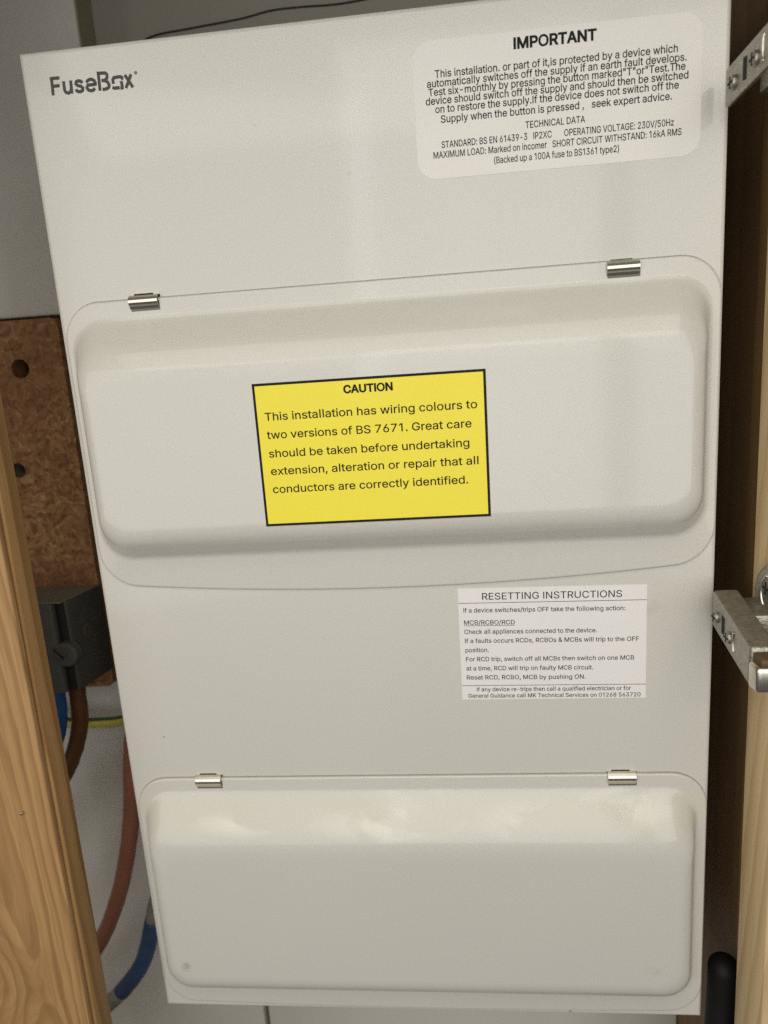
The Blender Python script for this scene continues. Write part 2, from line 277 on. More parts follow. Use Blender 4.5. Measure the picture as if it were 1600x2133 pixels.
def disc(mb, c, axis, r, h, n=32, bevel=0.4, mat=0):
    """short bevelled cylinder from c along axis"""
    a = Vector(axis).normalized()
    u = a.orthogonal().normalized()
    w = a.cross(u)
    c = Vector(c)
    prof = [(r, 0), (r, h - bevel), (r - bevel * 0.3, h - bevel * 0.3), (r - bevel, h)]
    verts, faces = [], []
    for rr, hh in prof:
        for k in range(n):
            t = 2 * math.pi * k / n
            verts.append(c + a * hh + (u * math.cos(t) + w * math.sin(t)) * rr)
    for i in range(len(prof) - 1):
        for k in range(n):
            faces.append((i * n + k, i * n + (k + 1) % n, (i + 1) * n + (k + 1) % n, (i + 1) * n + k))
    faces.append(tuple((len(prof) - 1) * n + k for k in range(n)))
    faces.append(tuple(range(n))[::-1])
    mb.add(verts, faces, mat, False)
    return mb


# ------------------------------------------------------------------ lettering: outlines kept as plain polygons
def glyph_polys(ch):
    adv, s = GLYPHS[ch]
    loops = [[tuple(map(float, q.split(','))) for q in l.split()] for l in s.split(';')] if s else []
    return adv, loops


def area2(p):
    return sum(p[i][0] * p[(i + 1) % len(p)][1] - p[(i + 1) % len(p)][0] * p[i][1] for i in range(len(p))) / 2


def inside(pt, poly):
    x, y = pt
    c = False
    for i in range(len(poly)):
        (x0, y0), (x1, y1) = poly[i], poly[i - 1]
        if (y0 > y) != (y1 > y) and x < (x1 - x0) * (y - y0) / (y1 - y0) + x0:
            c = not c
    return c


def winding(pt, poly):
    x, y = pt
    w_ = 0
    for i in range(len(poly)):
        (xa, ya), (xb, yb) = poly[i - 1], poly[i]
        if (ya <= y) != (yb <= y):
            s_ = (xb - xa) * (y - ya) - (x - xa) * (yb - ya)
            if yb > ya and s_ > 0:
                w_ += 1
            elif yb < ya and s_ < 0:
                w_ -= 1
    return w_


def offset_loop(p, d, hole):
    n = len(p)
    out = []
    sgn = 1 if area2(p) > 0 else -1
    if hole:
        sgn = -sgn
    for i in range(n):
        a, b, c = Vector(p[i - 1]), Vector(p[i]), Vector(p[(i + 1) % n])
        e1, e2 = (b - a), (c - b)
        if e1.length < 1e-6 or e2.length < 1e-6:
            out.append(tuple(b))
            continue
        n1 = Vector((e1.y, -e1.x)).normalized() * sgn
        n2 = Vector((e2.y, -e2.x)).normalized() * sgn
        m = n1 + n2
        if m.length < 0.3:
            m = n1
        m.normalize()
        k = d / max(0.45, m.dot(n1))
        out.append((b.x + m.x * k, b.y + m.y * k))
    return out


def text_line(mb, s, x0, x1, z, cap, y, mat=1, bold=0.0, x1z=None, gap=0):
    """one line of lettering on the plane Y=y (facing -Y), baseline z, stretched between x0 and x1"""
    pen, items = 0.0, []
    lo, hi = None, 0
    for ch in s:
        if ch == ' ':
            pen += 185
            continue
        adv, loops = glyph_polys(ch)
        for lp in loops:
            for q in lp:
                lo = pen + q[0] if lo is None else min(lo, pen + q[0])
                hi = max(hi, pen + q[0])
        items.append((pen, loops))
        pen += adv + gap
    sx = (x1 - x0) / (hi - lo)
    sz = cap / 509.0
    dz = 0.0 if x1z is None else (x1z - z) / (x1 - x0)
    for px, loops in items:
        if not loops:
            continue
        s0 = area2(max(loops, key=lambda l: abs(area2(l))))
        big = [l for l in loops if area2(l) * s0 > 0]
        for j, o in enumerate(big):
            holes = [l for l in loops if l not in big and inside(l[0], o)]
            polys = [offset_loop(o, bold, False)] + [offset_loop(h, bold * 0.55, True) for h in holes]
            flat = [q for pl in polys for q in pl]
            loops_i, i0 = [], 0
            for pl in polys:
                loops_i.append(list(range(i0, i0 + len(pl))))
                i0 += len(pl)
            eds = [(l[q_], l[(q_ + 1) % len(l)]) for l in loops_i for q_ in range(len(l))]
            cdt = delaunay_2d_cdt([Vector(q) for q in flat], eds, [], 0, 0.01)
            flat = cdt[0]
            tris = []
            for t in cdt[2]:
                c_ = sum((flat[i] for i in t), Vector((0, 0))) / len(t)
                if winding(c_, polys[0]) and not any(winding(c_, hp) for hp in polys[1:]):
                    tris.append(t)
            vs = []
            for q in flat:
                X = x0 + (px + q[0] - lo) * sx
                vs.append((X, y - 0.006 * j, z + q[1] * sz + dz * (X - x0)))
            fs = []
            for t in tris:
                t = tuple(t)
                a, b, c = (Vector(vs[i]) for i in t[:3])
                nrm = (b - a).cross(c - a)
                fs.append(t if nrm.y < 0 else t[::-1])
            mb.add(vs, fs, mat)
    return mb


def stroke(mb, pts, w, y, mat=0):
    P = [Vector(p) for p in pts]
    L, Rr = [], []
    for i, p in enumerate(P):
        d1 = (P[i] - P[i - 1]).normalized() if i else (P[1] - P[0]).normalized()
        d2 = (P[i + 1] - P[i]).normalized() if i < len(P) - 1 else d1
        m = (d1 + d2).normalized()
        nn = Vector((-m.y, m.x))
        k = (w / 2) / max(0.6, m.dot(d1))
        L.append(p + nn * k)
        Rr.append(p - nn * k)
    vs = [(q.x, y, q.y) for q in L] + [(q.x, y, q.y) for q in Rr]
    n = len(P)
    mb.add(vs, [(i, i + 1, n + i + 1, n + i) for i in range(n - 1)], mat)


def rect_plane(mb, x0, x1, z0, z1, y, mat):
    mb.add([(x0, y, z0), (x1, y, z0), (x1, y, z1), (x0, y, z1)], [(0, 1, 2, 3)], mat)


def rrect(hx0, hx1, z0, z1, r, nseg=8, nside=12):
    """rounded rectangle outline, always the same number of points"""
    out = []
    for (cx, cz, a0), (ex, ez) in zip(((hx1 - r, z1 - r, 90), (hx1 - r, z0 + r, 0), (hx0 + r, z0 + r, -90), (hx0 + r, z1 - r, -180)),
                                      ((hx1, z0 + r), (hx0 + r, z0), (hx0, z1 - r), (hx1 - r, z1))):
        arc = []
        for k in range(nseg + 1):
            a = math.radians(a0 - 90 * k / nseg)
            arc.append((cx + r * math.cos(a), cz + r * math.sin(a)))
        out += arc
        sx, sz = arc[-1]
        for k in range(1, nside):
            t = k / nside
            out.append((sx + (ex - sx) * t, sz + (ez - sz) * t))
    return out


# ------------------------------------------------------------------ materials
def new_mat(name):
    m = bpy.data.materials.new(name)
    m.use_nodes = True
    nt = m.node_tree
    return m, nt, nt.nodes['Principled BSDF']


def N(nt, kind, **kw):
    n = nt.nodes.new(kind)
    for k, v in kw.items():
        if k in n.inputs.keys():
            n.inputs[k].default_value = v
        else:
            setattr(n, k, v)
    return n


def math_node(nt, op, a, b=None, c=None):
    n = nt.nodes.new('ShaderNodeMath')
    n.operation = op
    for i, x in enumerate((a, b, c)):
        if x is None:
            continue
        if isinstance(x, (int, float)):
            n.inputs[i].default_value = x
        else:
            nt.links.new(x, n.inputs[i])
    return n.outputs[0]


def geo_pos(nt):
    return nt.nodes.new('ShaderNodeNewGeometry').outputs['Position']


def scaled(nt, vec, s):
    n = nt.nodes.new('ShaderNodeVectorMath')
    n.operation = 'MULTIPLY'
    nt.links.new(vec, n.inputs[0])
    n.inputs[1].default_value = s
    return n.outputs[0]


def noise_tex(nt, vec, scale, detail=3, rough=0.55, distortion=0.0):
    n = N(nt, 'ShaderNodeTexNoise')
    n.inputs['Scale'].default_value = scale
    n.inputs['Detail'].default_value = detail
    n.inputs['Roughness'].default_value = rough
    n.inputs['Distortion'].default_value = distortion
    nt.links.new(vec, n.inputs['Vector'])
    return n


def ramp(nt, fac, stops):
    r = nt.nodes.new('ShaderNodeValToRGB')
    e = r.color_ramp.elements
    while len(e) < len(stops):
        e.new(0.5)
    for el, (p, c) in zip(e, stops):
        el.position = p
        el.color = (*c, 1) if len(c) == 3 else c
    nt.links.new(fac, r.inputs[0])
    return r.outputs[0]


def mix(nt, fac, a, b, mode='MIX'):
    n = nt.nodes.new('ShaderNodeMix')
    n.data_type = 'RGBA'
    n.blend_type = mode
    for sock, x in ((n.inputs[0], fac), (n.inputs[6], a), (n.inputs[7], b)):
        if isinstance(x, (int, float)):
            sock.default_value = x
        elif isinstance(x, (tuple, list)):
            sock.default_value = (*x, 1) if len(x) == 3 else x
        else:
            nt.links.new(x, sock)
    return n.outputs[2]


def bump(nt, bsdf, height, strength, dist=0.001):
    b = nt.nodes.new('ShaderNodeBump')
    b.inputs['Strength'].default_value = strength
    b.inputs['Distance'].default_value = dist
    nt.links.new(height, b.inputs['Height'])
    nt.links.new(b.outputs[0], bsdf.inputs['Normal'])


def spot(nt, pos, cx, cz, rx, rz, soft=0.6):
    """0..1 mask of an elliptical mark at (cx, cz) millimetres on the front"""
    sep = nt.nodes.new('ShaderNodeSeparateXYZ')
    nt.links.new(pos, sep.inputs[0])
    dx = math_node(nt, 'DIVIDE', math_node(nt, 'SUBTRACT', sep.outputs[0], cx * MM), rx * MM)
    dz = math_node(nt, 'DIVIDE', math_node(nt, 'SUBTRACT', sep.outputs[2], cz * MM), rz * MM)
    d = math_node(nt, 'SQRT', math_node(nt, 'ADD', math_node(nt, 'MULTIPLY', dx, dx), math_node(nt, 'MULTIPLY', dz, dz)))
    mr = nt.nodes.new('ShaderNodeMapRange')
    mr.inputs['From Min'].default_value = 1.0
    mr.inputs['From Max'].default_value = 1.0 - soft
    nt.links.new(d, mr.inputs['Value'])
    return mr.outputs[0]


def paint_material(name, marks=(), dusty=False, film=None):
    m, nt, b = new_mat(name)
    pos = geo_pos(nt)
    big = noise_tex(nt, pos, 9, 3)
    c = mix(nt, big.outputs[0], (0.584, 0.566, 0.518), (0.632, 0.612, 0.562))
    fine = noise_tex(nt, pos, 1500, 2)
    c = mix(nt, 0.15, c, ramp(nt, fine.outputs[0], [(0.3, (0.42, 0.40, 0.36)), (0.7, (0.80, 0.77, 0.70))]))
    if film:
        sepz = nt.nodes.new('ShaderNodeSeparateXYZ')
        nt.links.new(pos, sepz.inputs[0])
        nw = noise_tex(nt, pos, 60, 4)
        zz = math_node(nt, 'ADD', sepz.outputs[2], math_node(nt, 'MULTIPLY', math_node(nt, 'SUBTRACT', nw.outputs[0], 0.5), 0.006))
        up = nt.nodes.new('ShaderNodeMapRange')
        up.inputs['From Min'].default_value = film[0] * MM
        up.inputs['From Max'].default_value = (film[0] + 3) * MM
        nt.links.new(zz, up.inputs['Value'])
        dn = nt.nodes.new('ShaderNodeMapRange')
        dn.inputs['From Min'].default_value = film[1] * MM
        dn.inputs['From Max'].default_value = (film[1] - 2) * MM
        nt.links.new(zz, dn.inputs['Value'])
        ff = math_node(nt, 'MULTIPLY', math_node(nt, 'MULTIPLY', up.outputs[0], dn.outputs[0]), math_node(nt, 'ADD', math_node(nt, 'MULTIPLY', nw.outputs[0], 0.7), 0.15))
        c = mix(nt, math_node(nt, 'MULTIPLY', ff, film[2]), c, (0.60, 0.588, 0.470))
    if dusty:
        n1 = noise_tex(nt, scaled(nt, pos, (1, 1, 1.6)), 38, 5, 0.6, 0.6)
        mk = None
        for (cx, cz, rx, rz) in ((62, -103, 38, 9), (88, -99, 26, 9), (-12, -104, 36, 7), (13, -99, 14, 9), (-75, -103, 24, 6)):
            s = spot(nt, pos, cx, cz, rx, rz, 0.9)
            mk = s if mk is None else math_node(nt, 'MAXIMUM', mk, s)
        dm = math_node(nt, 'MULTIPLY', mk, ramp(nt, n1.outputs[0], [(0.44, (0, 0, 0)), (0.54, (1, 1, 1))]))
        c = mix(nt, math_node(nt, 'MULTIPLY', dm, 0.8), c, (0.78, 0.76, 0.67))
    for (cx, cz, rx, rz, col, st) in marks:
        s = spot(nt, pos, cx, cz, rx, rz, 0.7)
        nz = noise_tex(nt, pos, 700 if rx < 4 else 160, 3)
        f = math_node(nt, 'MULTIPLY', math_node(nt, 'MULTIPLY', s, ramp(nt, nz.outputs[0], [(0.35, (0.1, 0.1, 0.1)), (0.6, (1, 1, 1))])), st)
        c = mix(nt, f, c, col)
    nt.links.new(c, b.inputs['Base Color'])
    rn = noise_tex(nt, pos, 25, 4)
    mr = nt.nodes.new('ShaderNodeMapRange')
    mr.inputs['To Min'].default_value = 0.32
    mr.inputs['To Max'].default_value = 0.46
    nt.links.new(rn.outputs[0], mr.inputs['Value'])
    nt.links.new(mr.outputs[0], b.inputs['Roughness'])
    b.inputs['Specular IOR Level'].default_value = 0.5
    b.inputs['Coat Weight'].default_value = 0.65
    b.inputs['Coat Roughness'].default_value = 0.09
    bump(nt, b, noise_tex(nt, pos, 850, 2).outputs[0], 0.16, 0.0003)
    return m


def simple(name, col, rough=0.6, metal=0.0, var=0.15, scale=120, bumps=0.0, bscale=400, spec=0.5):
    m, nt, b = new_mat(name)
    pos = geo_pos(nt)
    n = noise_tex(nt, pos, scale, 4)
    lo = tuple(x * (1 - var) for x in col)
    hi = tuple(min(1, x * (1 + var)) for x in col)
    nt.links.new(mix(nt, n.outputs[0], lo, hi), b.inputs['Base Color'])
    b.inputs['Roughness'].default_value = rough
    b.inputs['Metallic'].default_value = metal
    b.inputs['Specular IOR Level'].default_value = spec
    if bumps:
        bump(nt, b, noise_tex(nt, pos, bscale, 4).outputs[0], bumps, 0.0006)
    return m


def wood_material(name, light, dark, axis_x, axis_y, tilt, freq, warp=6.0, rough=0.55, tx=0.0, contrast=1.0, z0=0.0, knot=None, streak=0.3):
    """growth rings round a slightly tilted axis, cut by the board: gives straight grain with cathedral arches"""
    m, nt, b = new_mat(name)
    pos = geo_pos(nt)
    nz = noise_tex(nt, scaled(nt, pos, (1, 1, 0.22)), 28, 4, 0.55)
    sep = nt.nodes.new('ShaderNodeSeparateXYZ')
    nt.links.new(pos, sep.inputs[0])
    wx = math_node(nt, 'MULTIPLY', math_node(nt, 'SUBTRACT', nz.outputs[0], 0.5), warp * MM)
    zz = math_node(nt, 'SUBTRACT', sep.outputs[2], z0 * MM)
    x = math_node(nt, 'ADD', math_node(nt, 'SUBTRACT', sep.outputs[0], axis_x * MM), wx)
    x = math_node(nt, 'ADD', x, math_node(nt, 'MULTIPLY', zz, tx))
    y = math_node(nt, 'ADD', math_node(nt, 'SUBTRACT', sep.outputs[1], axis_y * MM), math_node(nt, 'MULTIPLY', zz, tilt))
    r = math_node(nt, 'SQRT', math_node(nt, 'ADD', math_node(nt, 'MULTIPLY', x, x), math_node(nt, 'MULTIPLY', y, y)))
    if knot:
        kx, kz, sx, sz, amp = knot
        wob = noise_tex(nt, pos, 45, 3)
        dx = math_node(nt, 'DIVIDE', math_node(nt, 'ADD', math_node(nt, 'SUBTRACT', sep.outputs[0], kx * MM), math_node(nt, 'MULTIPLY', math_node(nt, 'SUBTRACT', wob.outputs[0], 0.5), 0.010)), sx * MM)
        dz = math_node(nt, 'DIVIDE', math_node(nt, 'SUBTRACT', sep.outputs[2], kz * MM), sz * MM)
        d2 = math_node(nt, 'ADD', math_node(nt, 'MULTIPLY', dx, dx), math_node(nt, 'MULTIPLY', dz, dz))
        r = math_node(nt, 'ADD', r, math_node(nt, 'MULTIPLY', math_node(nt, 'EXPONENT', math_node(nt, 'MULTIPLY', d2, -1.0)), amp * MM))
    n2 = noise_tex(nt, scaled(nt, pos, (1, 1, 0.12)), 90, 3)
    rr = math_node(nt, 'ADD', math_node(nt, 'MULTIPLY', r, freq), math_node(nt, 'MULTIPLY', n2.outputs[0], 0.55))
    fr = math_node(nt, 'FRACT', rr)
    ring = ramp(nt, fr, [(0.0, (0.05,) * 3), (0.45, (0.25,) * 3), (0.80, (0.95,) * 3), (0.93, (0.9,) * 3), (1.0, (0.05,) * 3)])
    fib = noise_tex(nt, scaled(nt, pos, (1, 1, 0.03)), 900, 3)
    blot = noise_tex(nt, scaled(nt, pos, (1, 1, 0.3)), 22, 3)
    wv = nt.nodes.new('ShaderNodeCombineXYZ')
    nt.links.new(math_node(nt, 'ADD', math_node(nt, 'MULTIPLY', r, 1.0), math_node(nt, 'MULTIPLY', sep.outputs[0], 0.4)), wv.inputs[0])
    nt.links.new(math_node(nt, 'MULTIPLY', sep.outputs[2], 0.035), wv.inputs[2])
    stx = noise_tex(nt, wv.outputs[0], 430, 5, 0.65)
    stm = ramp(nt, stx.outputs[0], [(0.46, (0, 0, 0)), (0.70, (1, 1, 1))])
    f = math_node(nt, 'MULTIPLY', ring, contrast)
    c = mix(nt, f, light, dark)
    c = mix(nt, math_node(nt, 'MULTIPLY', stm, streak), c, tuple(0.8 * v for v in dark))
    c = mix(nt, math_node(nt, 'MULTIPLY', fib.outputs[0], 0.5), c, tuple(v * 0.6 for v in dark))
    c = mix(nt, math_node(nt, 'MULTIPLY', blot.outputs[0], 0.35), c, tuple(0.75 * v + 0.1 * u for v, u in zip(light, dark)))
    nt.links.new(c, b.inputs['Base Color'])
    b.inputs['Roughness'].default_value = rough
    b.inputs['Specular IOR Level'].default_value = 0.35
    h = math_node(nt, 'ADD', math_node(nt, 'MULTIPLY', fib.outputs[0], 0.6), math_node(nt, 'MULTIPLY', ring, 0.4))
    bump(nt, b, h, 0.35, 0.0004)
    return m


def chipboard_material():
    m, nt, b = new_mat('chipboard')
    pos = geo_pos(nt)
    n0 = noise_tex(nt, pos, 60, 3)
    wob = nt.nodes.new('ShaderNodeVectorMath')
    wob.operation = 'MULTIPLY_ADD'
    nt.links.new(n0.outputs['Color'], wob.inputs[0])
    wob.inputs[1].default_value = (0.014, 0.0, 0.014)
    nt.links.new(pos, wob.inputs[2])
    v = N(nt, 'ShaderNodeTexVoronoi')
    v.inputs['Scale'].default_value = 700
    v.inputs['Randomness'].default_value = 1.0
    nt.links.new(scaled(nt, wob.outputs[0], (1, 1, 0.7)), v.inputs['Vector'])
    v2 = N(nt, 'ShaderNodeTexVoronoi')
    v2.inputs['Scale'].default_value = 420
    nt.links.new(scaled(nt, wob.outputs[0], (0.7, 1, 1.2)), v2.inputs['Vector'])
    sep = nt.nodes.new('ShaderNodeSeparateColor')
    nt.links.new(v.outputs['Color'], sep.inputs[0])
    sep2 = nt.nodes.new('ShaderNodeSeparateColor')
    nt.links.new(v2.outputs['Color'], sep2.inputs[0])
    f = math_node(nt, 'ADD', math_node(nt, 'MULTIPLY', sep.outputs[0], 0.5), math_node(nt, 'MULTIPLY', sep2.outputs[1], 0.5))
    c = ramp(nt, f, [(0.06, (0.14, 0.064, 0.026)), (0.25, (0.25, 0.125, 0.050)), (0.55, (0.36, 0.19, 0.080)), (0.8, (0.46, 0.26, 0.115)), (0.98, (0.56, 0.35, 0.17))])
    bl = noise_tex(nt, pos, 26, 4)
    c = mix(nt, ramp(nt, bl.outputs[0], [(0.38, (0, 0, 0)), (0.66, (0.65,) * 3)]), c, (0.21, 0.085, 0.038))
    nt.links.new(c, b.inputs['Base Color'])
    b.inputs['Roughness'].default_value = 0.75
    b.inputs['Specular IOR Level'].default_value = 0.25
    bump(nt, b, f, 0.35, 0.0005)
    return m


M = {}
tape = [(100.5, -12.5, 7, 4.5, (0.45, 0.43, 0.38), 0.35), (-107, -65.5, 0.9, 0.6, (0.12, 0.11, 0.10), 0.8), (-7, 157, 1.2, 1.2, (0.35, 0.33, 0.29), 0.5),
        (-40, 176, 0.8, 0.5, (0.3, 0.28, 0.25), 0.6), (67, -206.5, 1.0, 0.6, (0.15, 0.13, 0.11), 0.9)]
M['paint'] = paint_material('grey_powder_coat', tape)
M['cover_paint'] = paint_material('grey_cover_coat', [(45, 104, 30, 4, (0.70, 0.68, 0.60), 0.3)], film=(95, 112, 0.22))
M['dusty_paint'] = paint_material('dusty_grey_cover_coat', [(-106, -174, 3.2, 3.0, (0.20, 0.18, 0.14), 0.55), (100, -172, 4, 3, (0.42, 0.36, 0.28), 0.45)], dusty=True, film=(-109, -93, 1.0))
M['ink'] = simple('black_ink', (0.010, 0.010, 0.010), 0.5, var=0.1, spec=0.12)
M['soft_ink'] = simple('grey_black_ink', (0.028, 0.026, 0.026), 0.6, var=0.1, spec=0.12)
M['logo_ink'] = simple('dark_grey_print', (0.085, 0.080, 0.076), 0.5, var=0.12, spec=0.12)
M['pale_ink'] = simple('pale_grey_print', (0.22, 0.21, 0.19), 0.5, var=0.1, spec=0.12)
M['ghost_ink'] = simple('faint_show_through', (0.50, 0.47, 0.455), 0.6, var=0.05, spec=0.12)
M['label_white'] = simple('white_label_film', (0.77, 0.745, 0.70), 0.42, var=0.03, scale=60)
M['paper'] = simple('white_label_paper', (0.79, 0.76, 0.745), 0.6, var=0.03, scale=80)
M['yellow'] = simple('yellow_label', (0.88, 0.75, 0.034), 0.42, var=0.04, scale=60)
M['steel'] = simple('bright_steel', (0.72, 0.68, 0.60), 0.24, 1.0, var=0.06)
M['dark_steel'] = simple('shaded_steel', (0.17, 0.16, 0.145), 0.6, 0.5, var=0.15)
M['hinge_steel'] = simple('dusty_nickel', (0.36, 0.34, 0.285), 0.36, 0.85, var=0.35, scale=500, bumps=0.35, bscale=900)
M['hinge_dust'] = simple('dust_on_steel', (0.17, 0.145, 0.105), 0.8, 0.15, var=0.5, scale=420, bumps=0.8, bscale=1100)
M['rust'] = simple('brown_rust', (0.115, 0.075, 0.036), 0.55, 0.35, var=0.3, scale=500, bumps=0.3)
M['dark'] = simple('dark_hole', (0.015, 0.013, 0.012), 0.8)
M['wall'] = simple('wall_paint', (0.30, 0.275, 0.225), 0.8, var=0.06, scale=14, bumps=0.15, bscale=700)
M['board'] = simple('board_paint', (0.60, 0.575, 0.52), 0.75, var=0.07, scale=10, bumps=0.15, bscale=900)
M['raw_edge'] = simple('raw_board_edge', (0.33, 0.29, 0.19), 0.8, var=0.12, scale=90, bumps=0.3)
M['chip'] = chipboard_material()
M['pine'] = wood_material('pine', (0.56, 0.335, 0.142), (0.24, 0.108, 0.036), -168, -38, 0.022, 240, 15.0, tx=0.02, z0=-170, knot=(-180, -164, 15, 26, 9), contrast=0.62, streak=0.65)
M['pine_edge'] = wood_material('pine_edge', (0.56, 0.335, 0.135), (0.30, 0.145, 0.045), -120, 30, 0.03, 120, 8.0)
M['pale_pine'] = wood_material('pale_pine', (0.80, 0.61, 0.345), (0.58, 0.39, 0.19), 150, -48, 0.10, 150, 8.0, contrast=0.85, z0=-120)
M['brown_edge'] = wood_material('brown_timber', (0.17, 0.10, 0.035), (0.09, 0.05, 0.015), 170, 40, 0.02, 120, 5.0)
M['dark_panel'] = wood_material('dark_panel', (0.26, 0.15, 0.07), (0.16, 0.085, 0.036), 190, 20, 0.02, 110, 8.0, contrast=0.6)
M['block'] = simple('dark_grey_plastic', (0.075, 0.072, 0.062), 0.7, var=0.3, scale=70, bumps=0.2)
M['block_front'] = simple('grey_green_plastic', (0.105, 0.107, 0.094), 0.6, var=0.22, scale=60, bumps=0.2)
M['block_dust'] = simple('dusty_plastic_top', (0.26, 0.235, 0.175), 0.9, var=0.2, scale=90, bumps=0.2)
M['plug'] = simple('dusty_plug', (0.085, 0.072, 0.052), 0.8, var=0.35, scale=200)
M['brass'] = simple('dull_brass', (0.12, 0.095, 0.075), 0.65, 0.3, var=0.4, scale=300)
M['red_brown'] = simple('red_brown_insulation', (0.31, 0.122, 0.074), 0.5, var=0.22, scale=70, bumps=0.12)
M['brown'] = simple('brown_insulation', (0.13, 0.048, 0.016), 0.5, var=0.25, scale=60, bumps=0.12)
M['bright_blue'] = simple('blue_insulation', (0.022, 0.11, 0.34), 0.5, var=0.2, scale=80)
M['worn_blue'] = simple('worn_blue_insulation', (0.035, 0.078, 0.175), 0.55, var=0.7, scale=55, bumps=0.15)
M['grey_sheath'] = simple('grey_sheath', (0.25, 0.25, 0.22), 0.65, var=0.55, scale=260, bumps=0.2)
M['green'] = simple('green_insulation', (0.075, 0.15, 0.045), 0.5, var=0.15)
M['lemon'] = simple('yellow_insulation', (0.60, 0.52, 0.08), 0.5, var=0.15)
M['black_plastic'] = simple('black_plastic', (0.008, 0.008, 0.008), 0.6, var=0.2, spec=0.25, bumps=0.15, bscale=300)
M['gap_shade'] = simple('painted_gap_shade', (0.34, 0.32, 0.285), 0.8, spec=0.1)  # grey that paints the shade line around the cover flanges
M['wire'] = simple('black_wire', (0.02, 0.018, 0.016), 0.6)

# ------------------------------------------------------------------ setting: back wall, ceiling of the recess
mb = MB()
add_box(mb, -600, 145.8, 109, 125, -700, 480)
mb.build('wall', M['wall'], kind='structure')
mb = MB()
add_box(mb, -600, 460, -150, 125, 278, 300)
mb.build('ceiling', M['wall'], kind='structure')

mb = MB()
bmw = box_bm(-600, -142, 91, 108.6, 124.5, 277, 0.8, 2)
mb.bm(bmw, 0)
for i, f in enumerate(mb.f):
    xs = [mb.v[k][0] for k in f]
    if min(xs) > -142.9:
        mb.m[i] = 1
mb.build('wall_board', [M['board'], M['raw_edge']], loc=(-370, 91, 124.5), label='grey white painted board above the brown chipboard, left of the fuse box', cat='board')
mb = MB()
add_box(mb, -600, -113.4, 98, 108.7, -700, -84, 1.0, 2)
mb.build('wall_board', M['board'], loc=(-356, 98, -700), label='grey white wall board behind the hanging cables, below the chipboard', cat='board')
mb = MB()
add_box(mb, -110.2, 145.6, 98, 108.7, -700, -150, 1.0, 2)
mb.build('wall_board', M['board'], loc=(15, 98, -700), label='darker grey wall board showing as a strip under the bottom edge of the fuse box', cat='board')

# chipboard with two holes and a screw socket
ch = empty('chipboard_panel', (-250, 82, -79.7), 'brown chipboard panel with two round holes, behind the pine post', 'chipboard')
bm = bmesh.new()
HOLES = ((-194.7, 98.3, 4.9), (-205.3, 45.6, 3.9))


def board_with_holes(x0, x1, z0, z1, y0, y1, holes, n=32):
    mb = MB()
    outer = rrect(x0, x1, z0, z1, 4, 5, 3)
    loops = [outer] + [[(cx + r * math.cos(2 * math.pi * k / n), cz + r * math.sin(2 * math.pi * k / n)) for k in range(n)] for cx, cz, r in holes]
    flat = [q for l in loops for q in l]
    tris = tessellate_polygon([[Vector((q[0], q[1], 0)) for q in l] for l in loops])
    fs = []
    for t in tris:
        a, b, c = (flat[i] for i in t)
        cr = (b[0] - a[0]) * (c[1] - a[1]) - (b[1] - a[1]) * (c[0] - a[0])
        fs.append(t if cr > 0 else (t[0], t[2], t[1]))
    mb.add([(q[0], y0, q[1]) for q in flat], fs)
    for li, l in enumerate(loops):
        k = len(l)
        mb.add([(q[0], y0, q[1]) for q in l] + [(q[0], y1, q[1]) for q in l], [(i, (i + 1) % k, k + (i + 1) % k, k + i) for i in range(k)])
    mb.add([(q[0], y1, q[1]) for q in outer], [tuple(range(len(outer)))])
    return mb


board_with_holes(-330, -171, -79.7, 122.5, 82, 97.5, HOLES).build('board', M['chip'], ch)
mb = MB()
cx, cz, r = HOLES[1]
ring_o, ring_i = [], []
for k in range(24):
    a = 2 * math.pi * k / 24
    ring_o.append((cx + 3.6 * math.cos(a), 84.2, cz + 3.6 * math.sin(a)))
    ring_i.append((cx + 1.9 * math.cos(a), 87.5, cz + 1.9 * math.sin(a)))
ring_b = [(p[0], 94, p[2]) for p in ring_i]
mb.add(ring_o + ring_i + ring_b, [(i, (i + 1) % 24, 24 + (i + 1) % 24, 24 + i) for i in range(24)] + [(24 + i, 24 + (i + 1) % 24, 48 + (i + 1) % 24, 48 + i) for i in range(24)] + [tuple(range(48, 72))], 0, True)
mb.build('metal_socket', M['dark_steel'], ch)

# ------------------------------------------------------------------ fuse box
fb = empty('fuse_box', (0, 108, -208.1), 'large light grey metal fuse box with two hinged covers and stickers', 'fuse box')
mb = MB()
bm = box_bm(-125, 125, 0, 108, -208.12, 208.12)
edges = [e for e in bm.edges if all(v.co.y < 1 for v in e.verts)]
bmesh.ops.bevel(bm, geom=edges, offset=1.7, segments=5, profile=0.5, affect='EDGES')
mb.bm(bm, 0, True)
casing = mb.build('casing', M['paint'], fb)
for p in casing.data.polygons:
    n = p.normal
    p.use_smooth = max(abs(n.x), abs(n.y), abs(n.z)) < 0.9999
me = casing.data

